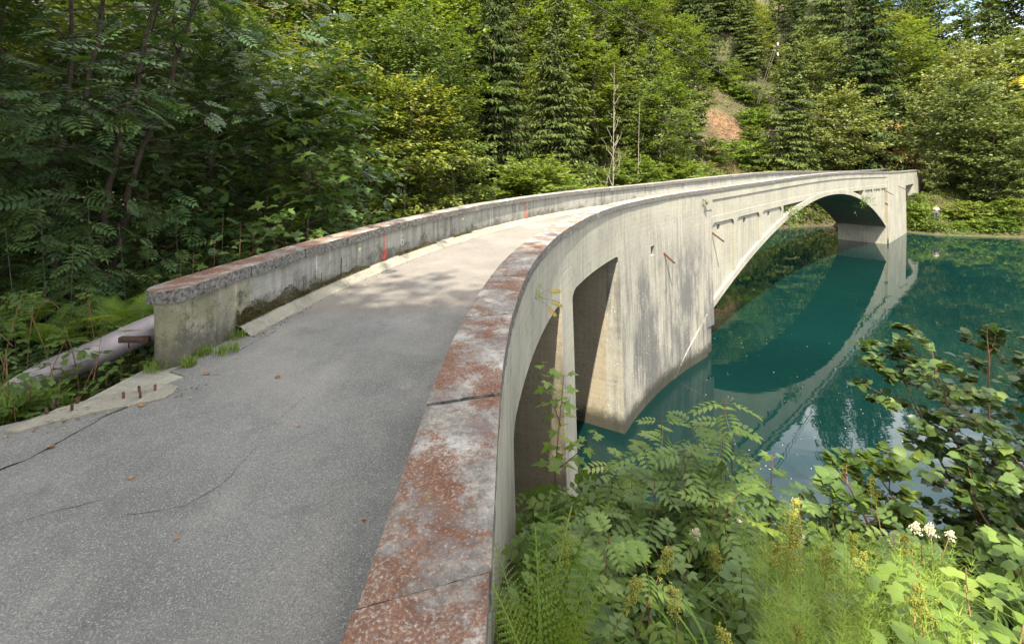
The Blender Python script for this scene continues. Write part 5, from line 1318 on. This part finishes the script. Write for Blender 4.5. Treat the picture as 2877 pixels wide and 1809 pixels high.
for i, (x, y, d) in enumerate(((590, 545, 9.2), (640, 530, 9.6), (500, 560, 8.4), (450, 590, 8.0), (420, 610, 7.6), (560, 520, 9.0), (560, 560, 8.9))):
    loc, h = at_px(x, y, d)
    sapling('maple_sapling', 'low shaded maple shoot leaning to the back of the left parapet', 'sapling', 380 + i, loc, max(0.4, h), 6, 'maple', 'lf_maple', 0.2, (0.1, -0.1), petiole=0.5, low=0.2, group='maple shoots behind the parapet', branches=2)
# shoot with yellow leaflets rooted in the parapet's outer face
p = W(4.35, 0.03, 0.40); o = empty('wall_shoot', tuple(p)); tag(o, 'small shoot with yellow leaflets rooted under the coping of the right parapet', 'shoot')
g = Geo(); lv = Leaves(); r = np.random.default_rng(3)
for k_, (dx, dy, dz) in enumerate(((0.30, .02, 0.16), (0.36, .0, -.06), (0.28, .05, -0.22), (.05, .02, .22), (0.03, .0, .08))):
    tube(g, [(0, 0, 0), (dx * .5, dy, dz * .5 + .03), (dx, dy, dz)], [.0025, .002, .001], 4)
    e = np.array((dx, dy, dz)); 
    if k_ < 3: lv.add(e * .55, unit(e + np.array([0.15, 0, -.03])), np.array([0, -.5, 1.0]), 0.20, r.random())
g.build('stem', M['twig'], o); lv.objects('ash', M['lf_yellow'], o, range(3), np.zeros(3))
lv = Leaves()
for dz in (.22, .12, .03): lv.add(np.array([.04, 0, dz]), np.array([.5, -.6, -.3]) + r.normal(size=3) * .3, np.array([.3, -.6, .7]), 0.09, 0.7)
lv.objects('oval', M['lf_fresh'], o, range(3), np.zeros(3))
# tuft in the joint of pier and arch
p = W(T(1.08), 0.0, 0.50); o = empty('wall_tuft', tuple(p)); tag(o, 'little green tuft growing from the joint between pier and arch', 'plant')
g = Geo(); lv = Leaves()
for i in range(26):
    d = unit(r.normal(size=3) * .6 + np.array([.4, -.5, 0.1])); lv.add(d * r.uniform(0, .12), d, np.array([0, 0, 1]) + r.normal(size=3) * .4, 0.13 * r.uniform(.6, 1.1), r.random())
lv.merge(g, 'oval'); g.build('leaves', M['lf_hazel'], o)
for t, z0 in ((12.2, -0.55), (30.6, -0.95)):
    p = W(T(t), -0.02, z0); o = empty('ivy', tuple(p)); tag(o, 'ivy hanging in the %s slot beside the arch crown' % ('near' if t < 20 else 'far'), 'ivy')
    g = Geo(); lv = Leaves()
    for i in range(240):
        q = np.array([r.normal() * .35, r.normal() * .35 * .9, -abs(r.normal()) * .55 + .12]); lv.add(q, unit(r.normal(size=3) + np.array([.4, -.5, -.5])), np.array([.6, -.6, .4]) + r.normal(size=3) * .4, 0.16 * r.uniform(.6, 1.1), r.random())
    lv.merge(g, 'oval'); g.build('leaves', M['lf_hazel'], o)

# ------------------------------------------------------------------ ground cover (uncountable)
def cover(name, n, region, shape, leaf, size, hmax, seed, dens=None, grow=0.6):
    """leaves at all heights up to hmax over a piece of ground"""
    r = np.random.default_rng(seed); xy = np.stack([r.uniform(region[0], region[1], n), r.uniform(region[2], region[3], n)], -1)
    if dens is not None: xy = xy[dens(xy[:, 0], xy[:, 1])]
    z = height(xy); keep = z > WATER + 0.1; xy, z = xy[keep], z[keep]; n = len(xy)
    lump = 0.35 + 0.65 * (0.5 + 0.5 * np.sin(xy[:, 0] * 3.1 + 1.3 * np.sin(xy[:, 1] * 2.2))) * (0.5 + 0.5 * np.sin(xy[:, 1] * 3.7 + 2))**0.5
    hm = hmax * (np.clip(0.30 + 0.22 * (xy[:, 1] - 1.5), 0.45, 1.0) if region[0] == 0.1 else 1.0)
    u = r.random(n) ** grow; p = np.c_[xy, z + hm * lump * u]
    az = r.random(n) * 6.28; d = np.stack([np.cos(az), np.sin(az), r.normal(size=n) * .25 - .15], -1)
    lv = Leaves(); lv.add(p, d, np.array([0, 0, 1]) + r.normal(size=(n, 3)) * .4, size * r.uniform(.55, 1.15, n), np.clip(.45 + r.normal(size=n) * .22, 0, 1))
    g = Geo(); lv.merge(g, shape); o = g.build(name, M[leaf]); return tag(o, kind='stuff')
right = lambda x, y: (x > 0.12 + 0.0 * y) & (x < 1.35 * y + 1.2) & ~((x / y > 0.46) & (x / y < 0.86) & (y < 3.1))
cover('undergrowth', 5200, (0.1, 8.5, 1.4, 7.5), 'oval', 'lf_hazel', 0.13, 1.0, 1, lambda x, y: right(x, y))
cover('undergrowth', 2200, (0.1, 6.5, 1.5, 6.5), 'elder', 'lf_hazel', 0.26, 1.05, 2, right)
cover('undergrowth', 1300, (0.1, 5.5, 1.5, 4.8), 'trifoil', 'lf_fresh', 0.2, 1.0, 3, right)
cover('undergrowth', 260, (0.1, 5.5, 1.5, 5.5), 'oval', 'lf_yellow', 0.10, 0.8, 13, right)
cover('undergrowth', 260, (0.1, 5.5, 1.5, 5.5), 'oval', 'lf_dead', 0.09, 0.5, 14, right)
cover('undergrowth', 4500, (0.1, 16, 5.5, 11.5), 'oval', 'lf_hazel', 0.16, 1.0, 4, right)
left = lambda x, y: (y > np.interp(-x, [3.6, 4.05, 4.62, 5.4, 6.5, 9, 14], [5.9, 5.1, 4.75, 4.2, 3.55, 2.05, -1.8]) + 0.25) & ((x < -4.55) | (y > 6.2)) & (np.hypot(x + 4.3, y - 5.6) > .75) & ~((np.abs((x + 5.1) * 0.66 - (y - 6.0) * 0.75) < 0.75) & (x > -6.0) & (y < 7))
cover('undergrowth', 6500, (-13, -4.3, 4, 13), 'oval', 'lf_maple', 0.12, 0.7, 5, left)
cover('undergrowth', 1500, (-11, -4.3, 4, 10), 'trifoil', 'lf_hazel', 0.20, 0.65, 6, left)
cover('undergrowth', 3500, (-12, -2.5, 6.5, 18), 'oval', 'lf_ash', 0.16, 1.0, 7, lambda x, y: left(x, y) & (x < -4.4 + (y - 7) * 0.28))
cover('undergrowth', 500, (-8, -4.5, 4.2, 6.5), 'hazel', 'lf_dead', 0.07, 0.25, 8, left)
cover('undergrowth', 20000, (44.5, 70, 50, 62), 'oval', 'lf_bush', 0.22, 1.1, 9, lambda x, y: (pl_dist(np.c_[x, y], FAR) < 9))
cover('undergrowth', 14000, (-8, 52, 20, 90), 'oval', 'lf_beech', 0.42, 1.0, 10, lambda x, y: (pl_dist(np.c_[x, y], FAR) < 30) & (np.hypot(x - 60.5, y - 78.5) > 8) & ~((x / y > .72) & (x / y < .86) & (y > 64)) & (np.hypot(x - 28.6, y - 66.5) > 5.0) & (np.hypot(x - 31.6, y - 72.5) > 4.5))

cover('undergrowth', 42000, (16, 48, 46, 68), 'oval', 'lf_beech', 0.36, 2.2, 11, lambda x, y: (pl_dist(np.c_[x, y], FAR) < 6))
cover('undergrowth', 5000, (24, 38, 58, 80), 'oval', 'lf_bush', 0.26, 0.9, 12, lambda x, y: ((np.hypot(x - 28.6, y - 66.5) < 7) | (np.hypot(x - 31.6, y - 72.5) < 7)) & (np.sin(x * 1.9 + 0.7) * np.sin(y * 1.3) < 0.15))

def grass(name, n, spots, L, seed, leaf='lf_grass'):
    r = np.random.default_rng(seed); g = Geo()
    for (cx, cy, rad, zoff) in spots:
        a = r.random(n) * 6.28; q = rad * np.sqrt(r.random(n)); x = cx + q * np.cos(a); y = cy + q * np.sin(a); z = (height(np.c_[x, y]) if zoff is None else np.full(n, zoff))
        az = r.random(n) * 6.28; ln = L * r.uniform(.5, 1.15, n); bend = r.uniform(.25, .9, n)
        d = np.stack([np.cos(az), np.sin(az), 0 * az], -1); b = np.stack([-np.sin(az), np.cos(az), 0 * az], -1) * (0.0035 + 0.005 * (L > .3))
        P0 = np.stack([x, y, z], -1); P1 = P0 + d * (ln * bend * .3)[:, None] + np.array([0, 0, 1]) * (ln * .6)[:, None]; P2 = P0 + d * (ln * bend * .9)[:, None] + np.array([0, 0, 1]) * (ln * (1 - bend * .45))[:, None]
        V = np.stack([P0 - b, P0 + b, P1 + b * .8, P1 - b * .8, P2], 1).reshape(-1, 3); k = (np.arange(n) * 5)[:, None, None]
        g.add(V, (np.array([[0, 1, 2], [0, 2, 3], [3, 2, 4]])[None] + k).reshape(-1, 3), np.repeat(np.clip(.45 + .2 * r.normal(size=n), 0, 1), 5))
    return tag(g.build(name, M[leaf]), kind='stuff')
s1 = W(SL + 0.45, -WID + 0.42, 0); s2 = W(SL + 0.95, -WID + 0.45, 0); s0 = W(SL + 0.12, -WID + 0.22, 0)
grass('grass', 130, [(s0[0] - .02, s0[1] - .05, .13, 0), (s1[0], s1[1], .12, 0), (s2[0], s2[1], .14, 0.0), (s0[0] + .3, s0[1] + .02, .08, 0), (px(535, 822, 0.05).x, px(535, 822, 0.05).y, .13, 0.02)], 0.15, 1)
gl = [tuple(px(x, y, -0.1))[:2] for x, y in ((10, 985), (40, 975), (-10, 1000), (70, 960), (30, 945), (-30, 970), (100, 945), (-20, 940))]
grass('grass', 420, [(x, y + .12, .30, None) for x, y in gl], 0.42, 2)
grass('grass', 170, [(-5.4 - .4 * i, 4.9 + .35 * (i % 3), .5, None) for i in range(7)], 0.5, 3)
grass('grass', 150, [(1.2 + .45 * i, 2.4 + 0.45 * (i % 4), .5, None) for i in range(7)], 0.7, 4)

# horsetails: thin whorled stems that read as a soft mass
def horsetails():
    r = np.random.default_rng(6); g = Geo()
    for i in range(300):
        x = r.uniform(0.9, 3.2); y = r.uniform(1.9, 3.6)
        if not (0.46 < x / y < 0.92): continue
        z = H1(x, y); h = r.uniform(.65, 1.0); top = np.array([x + r.normal() * .06, y + r.normal() * .06, z + h]); bot = np.array([x, y, z])
        tube(g, [bot, top], [.0022, .001], 3)
        for k in range(int(h / 0.055)):
            u = 0.3 + 0.7 * k / (h / 0.055); c = bot + (top - bot) * u; m = 6; a = np.arange(m) * 6.283 / m + r.random() * 6.28; L = 0.17 * (1.15 - u) + .02
            d = np.stack([np.cos(a), np.sin(a), np.full(m, .55)], -1); e = c + d * L; b = np.stack([-np.sin(a), np.cos(a), 0 * a], -1) * .0019
            g.add(np.stack([c - b, c + b, e], 1).reshape(-1, 3), np.arange(3 * m).reshape(-1, 3), float(np.clip(.5 + r.normal() * .2, 0, 1)))
    return tag(g.build('horsetails', M['lf_horsetail']), kind='stuff')
horsetails()

# fallen leaves on the lane, specks floating on the lake
M['brush2'] = leaf_mat('grit_and_litter', (0.05, 0.04, 0.03), (0.16, 0.12, 0.08), (0.30, 0.26, 0.20), 0.0, 0.9)
FL = []
for i, (x, y, s) in enumerate(((648, 886, .06), (330, 955, .07), (130, 1048, .06), (310, 1118, .04), (985, 1150, .035), (1015, 1245, .05), (1010, 1300, .04), (560, 690 + 150, .05), (480, 880, .07), (860, 1220, .03), (420, 1260, .03), (700, 1000, .03))):
    c = px(x, y, 0.012); me = leafme('hazel', M['lf_dead'], (i % 4) / 4); o = link('fallen_leaf', me); o.location = c; o.scale = (s, s, s); o.rotation_euler = (0.1, -0.1, i * 1.7)
    tag(o, 'small brown fallen leaf lying on the asphalt', 'leaf', 'fallen leaves on the lane')
g = Geo(); r = np.random.default_rng(14)
for i in range(900):
    s_ = 3.4 + 14 * r.random() ** 1.6; o_ = -WID + 0.64 + abs(r.normal()) * 0.09
    if i % 5 == 0: s_ = r.uniform(-1, 9); o_ = -0.46 - abs(r.normal()) * 0.10
    if i % 7 == 0: c = np.array(px(r.uniform(60, 470), r.uniform(0, 1) * 25 + np.interp(0, [0, 1], [0, 0]) + 0, d=1)); t_ = r.random(); e0, e1 = np.array([-4.7, 4.15]), np.array([-3.3, 5.25]); q_ = e0 + (e1 - e0) * t_ + np.array([.1, -.1]) * abs(r.normal()); c = np.array([q_[0], q_[1], 0.006])
    else: c = W(s_, o_, float(hump(s_)) + 0.006)
    q = r.uniform(.003, .012) * (1.6 if r.random() < .1 else 1); V = c + r.normal(size=(4, 3)) * q * np.array([1, 1, .5]); g.add(V, [(0, 1, 2), (0, 2, 3), (0, 3, 1), (1, 3, 2)], r.random())
tag(g.build('grit', M['brush2']), kind='stuff')
g = Geo(); r = np.random.default_rng(12)
for i in range(130):
    x = px(r.uniform(1660, 2110), 0, d=1).x; dd = r.uniform(11, 24); c = np.array([x * dd + r.normal() * .6, dd, WATER + 0.006]); q = r.uniform(.008, .024); a = r.random() * 6.28
    u = np.array([math.cos(a), math.sin(a), 0]) * q; v = np.array([-math.sin(a), math.cos(a), 0]) * q * .5
    g.add([c - u, c - v, c + u, c + v], [(0, 1, 2), (0, 2, 3)], r.random())
tag(g.build('floating_leaves', M['flower']), kind='stuff')

# ------------------------------------------------------------------ things on the far shore and the slope
def dead_tree(label, x, ytop, d, seed, n=9, lean=0.02, r0=0.07):
    loc, h = at_px(x, ytop, d); r = np.random.default_rng(seed); o = empty('dead_tree', loc); tag(o, label, 'dead tree')
    g = Geo(); P = spl(np.array([(0, 0, -.2), (lean * h * .5, 0, h * .5), (lean * h, 0, h)]), 8); tube(g, P, np.linspace(r0, .012, len(P)), 6); g.build('trunk', M['bark_pale'], o, True)
    for i in range(n):
        u = .35 + .6 * i / n; c = P[int(u * (len(P) - 1))]; az = r.random() * 6.28; L = h * .22 * r.uniform(.5, 1.2) * (1.1 - u); e = c + np.array([math.cos(az) * L * .6, math.sin(az) * L * .6, L * .9]); g = Geo()
        tube(g, limb_path(c, e, 6, -.08, .06, r), np.linspace(.03, .008, 6), 4); g.build('branch', M['bark_pale'], o)
dead_tree('bare dead tree with pale grey trunk standing in front of the beeches', 1440, 148, 41, 1, 22, 0.01, .055)
dead_tree('thin bare stem right of the dead tree', 1497, 240, 44, 2, 5, .02, .05)
dead_tree('broken leaning dead stem at the foot of the dead tree', 1395, 320, 42, 3, 5, .25, .045)
# brown cut brushwood strewn down the clearing
g = Geo(); r = np.random.default_rng(8)
for i in range(1100):
    u = r.random(); x, y = 26.6 + 6.2 * u + r.normal() * 1.5, 61.5 + 13.5 * u + r.normal() * 1.2
    if math.sin(x * 1.9 + 0.7) * math.sin(y * 1.3) < -0.25: continue
    z = H1(x, y) + r.random() ** 2 * .6; a = r.random() * 6.28; L = r.uniform(.4, 2.3); e = np.array([math.cos(a) * L * .8, -abs(math.sin(a)) * L, r.normal() * .25 - .6 * abs(math.sin(a)) * L])
    p0 = np.array([x, y, z]); tube(g, [p0, p0 + e * .5 + r.normal(size=3) * .08, p0 + e], [.030, .022, .008], 3, r.random())
M['brush'] = leaf_mat('dry_brushwood', (0.13, 0.085, 0.055), (0.23, 0.15, 0.10), (0.36, 0.27, 0.19), 0.0, 0.9)
tag(g.build('brushwood', M['brush']), kind='stuff')
grass('grass', 2600, [(60.5 + r.normal() * 3, 78 + r.normal() * 2.6, 1.8, None) for i in range(8)], 0.35, 5, 'lf_seed')

# wooden pole at the bridge end, leaning pair of line poles on the slope, and the lines
loc, h = at_px(2175, 308, 63.5); o = empty('utility_pole', loc); tag(o, 'weathered wooden pole at the far end of the right parapet', 'pole')
g = Geo(); tube(g, [(0, 0, -.4), (0, 0, h)], [.15, .12], 10, cap=True); g.build('shaft', M['bark_dark'], o, True)
g = Geo(); tube(g, [(-.35, 0, h - .25), (.35, 0, h - .25)], .045, 6, cap=True); g.build('cross_arm', M['bark_dark'], o)
o = empty('line_mast', (px(1792, 190, d=74).x, 74, H1(px(1792, 190, d=74).x, 74))); tag(o, 'leaning twin pole line mast with white insulators on the slope', 'pole')
tops = []
for dx, yt in ((0, 105), (8, 98)):
    b = px(1780 + dx * .6, 205, d=74) ; t = px(1822 + dx, yt, d=72); b2 = np.array(b) - np.array(o.location); b2[2] -= 2.5; t2 = np.array(t) - np.array(o.location); g = Geo(); tube(g, [b2, t2], [.06, .045], 8, cap=True); g.build('shaft', M['bark'], o, True); tops.append(t)
for yy in (108, 132):
    c = np.array(px(1829, yy, d=72)) - np.array(o.location); g = Geo(); tube(g, [c + [0, 0, .45], c + [0, 0, .35], c + [0, 0, .3], c, c - [0, 0, .05]], [.03, .09, .11, .11, .03], 10); g.build('insulator', M['ceramic'], o, True)
def wire(label, a, b, rad, mat, sag=.03):
    a, b = np.array(a), np.array(b); t = np.linspace(0, 1, 24)[:, None]; P = a + (b - a) * t; P[:, 2] -= (sag * np.linalg.norm(b - a) * 4 * t * (1 - t) * .25)[:, 0]
    g = Geo(); tube(g, P, rad, 5); tag(g.build('cable', M[mat], None, True), label, 'cable')
wire('thick black cable crossing the forest from the top edge to the spruces', px(1365, -6, d=18), px(2000, 300, d=50), .026, 'black', .05)
wire('thin cable running just above the thick black one', px(1400, -10, d=18.5), px(1985, 262, d=51), .016, 'black', .05)
wire('faint wire from the leaning mast down to the right', px(1829, 130, d=72), px(1560, 20, d=60), .012, 'black', .04)

# the person standing on the far bank, arms folded
def person():
    loc = px(2201, 507, d=56.6); zb = min(loc.z, H1(loc.x, 56.6) + 0.02) if False else H1(loc.x, 56.6)
    o = empty('person', (loc.x, 56.6, zb), R_(-20)); tag(o, 'person in a pale shirt and blue jeans standing on the far bank with folded arms', 'person')
    def skin(name, pts, edges, rad, mat, lv=1):
        me = bpy.data.meshes.new(name); me.from_pydata(pts, edges, []); ob = link(name, me, o); me.materials.append(mat)
        m = ob.modifiers.new('s', 'SKIN'); 
        for i, q in enumerate(rad): me.skin_vertices[0].data[i].radius = q if isinstance(q, tuple) else (q, q)
        me.skin_vertices[0].data[0].use_root = True
        d = ob.modifiers.new('d', 'SUBSURF'); d.levels = lv; d.render_levels = 2
        for p in me.polygons: p.use_smooth = True
        return ob
    sk = simple('skin', (0.45, 0.26, 0.18), .6); sh = simple('pale_pink_shirt', (0.60, 0.50, 0.47), .9); je = simple('blue_jeans', (0.06, 0.09, 0.19), .9); ha = simple('dark_hair', (0.04, 0.025, 0.018), .8); bo = simple('dark_shoe', (.03, .03, .03), .7)
    # body: legs, torso, neck, head, arms in one surface (y- faces the viewer)
    P = [(0, 0, .93), (0, .01, 1.15), (0, .01, 1.40), (0, 0, 1.50), (0, -.01, 1.58), (0, -.02, 1.67), (.10, 0, .88), (.12, -.01, .50), (.13, .03, .09), (.14, -.12, .04), (-.10, 0, .88), (-.13, -.01, .50), (-.15, .03, .09), (-.16, -.12, .04),
         (.19, .01, 1.40), (.26, -.03, 1.14), (.06, -.19, 1.12), (-.04, -.20, 1.15), (-.19, .01, 1.40), (-.26, -.03, 1.14), (-.06, -.21, 1.17), (.04, -.22, 1.20)]
    Ed = [(0, 1), (1, 2), (2, 3), (3, 4), (4, 5), (0, 6), (6, 7), (7, 8), (8, 9), (0, 10), (10, 11), (11, 12), (12, 13), (2, 14), (14, 15), (15, 16), (16, 17), (2, 18), (18, 19), (19, 20), (20, 21)]
    Rd = [(.16, .11), (.15, .11), (.17, .11), .06, (.075, .085), (.075, .09), .09, .065, .045, .04, .09, .065, .045, .04, .065, .05, .04, .03, .065, .05, .04, .03]
    skin('body', P, Ed, Rd, sk)
    skin('shirt', [(0, 0, .96), (0, .01, 1.15), (0, .01, 1.38), (.20, .01, 1.40), (.262, -.03, 1.2), (-.20, .01, 1.40), (-.262, -.03, 1.2), (0, .0, 1.46)], [(0, 1), (1, 2), (2, 3), (3, 4), (2, 5), (5, 6), (2, 7)], [(.18, .13), (.17, .125), (.19, .13), .085, .07, .085, .07, .075], sh)
    skin('jeans', [(0, 0, .96), (.10, 0, .86), (.12, -.01, .5), (.13, .03, .10), (-.10, 0, .86), (-.13, -.01, .5), (-.15, .03, .10)], [(0, 1), (1, 2), (2, 3), (0, 4), (4, 5), (5, 6)], [(.17, .125), .105, .08, .075, .105, .08, .075], je)
    skin('hair', [(0, .02, 1.70), (0, .05, 1.64)], [(0, 1)], [(.085, .095), (.075, .06)], ha)
    for sg in (1, -1): skin('shoe', [(sg * .14, .04, .05), (sg * .15, -.14, .04)], [(0, 1)], [.055, .045], bo)
    g = Geo()
    for ex in (.03, -.03): c = np.array([ex, -.105, 1.645]); g.add(c + .009 * np.array([[1, 0, 0], [-1, 0, 0], [0, 0, 1], [0, 0, -1], [0, -1, 0]]), [(0, 2, 4), (2, 1, 4), (1, 3, 4), (3, 0, 4)])
    g.build('eyes', bo, o)
    g = Geo(); g.add(np.array([[0, -.125, 1.61], [.015, -.095, 1.605], [-.015, -.095, 1.605], [0, -.098, 1.65]]), [(0, 1, 3), (0, 3, 2), (0, 2, 1)]); g.build('nose', sk, o)
    return o
person()
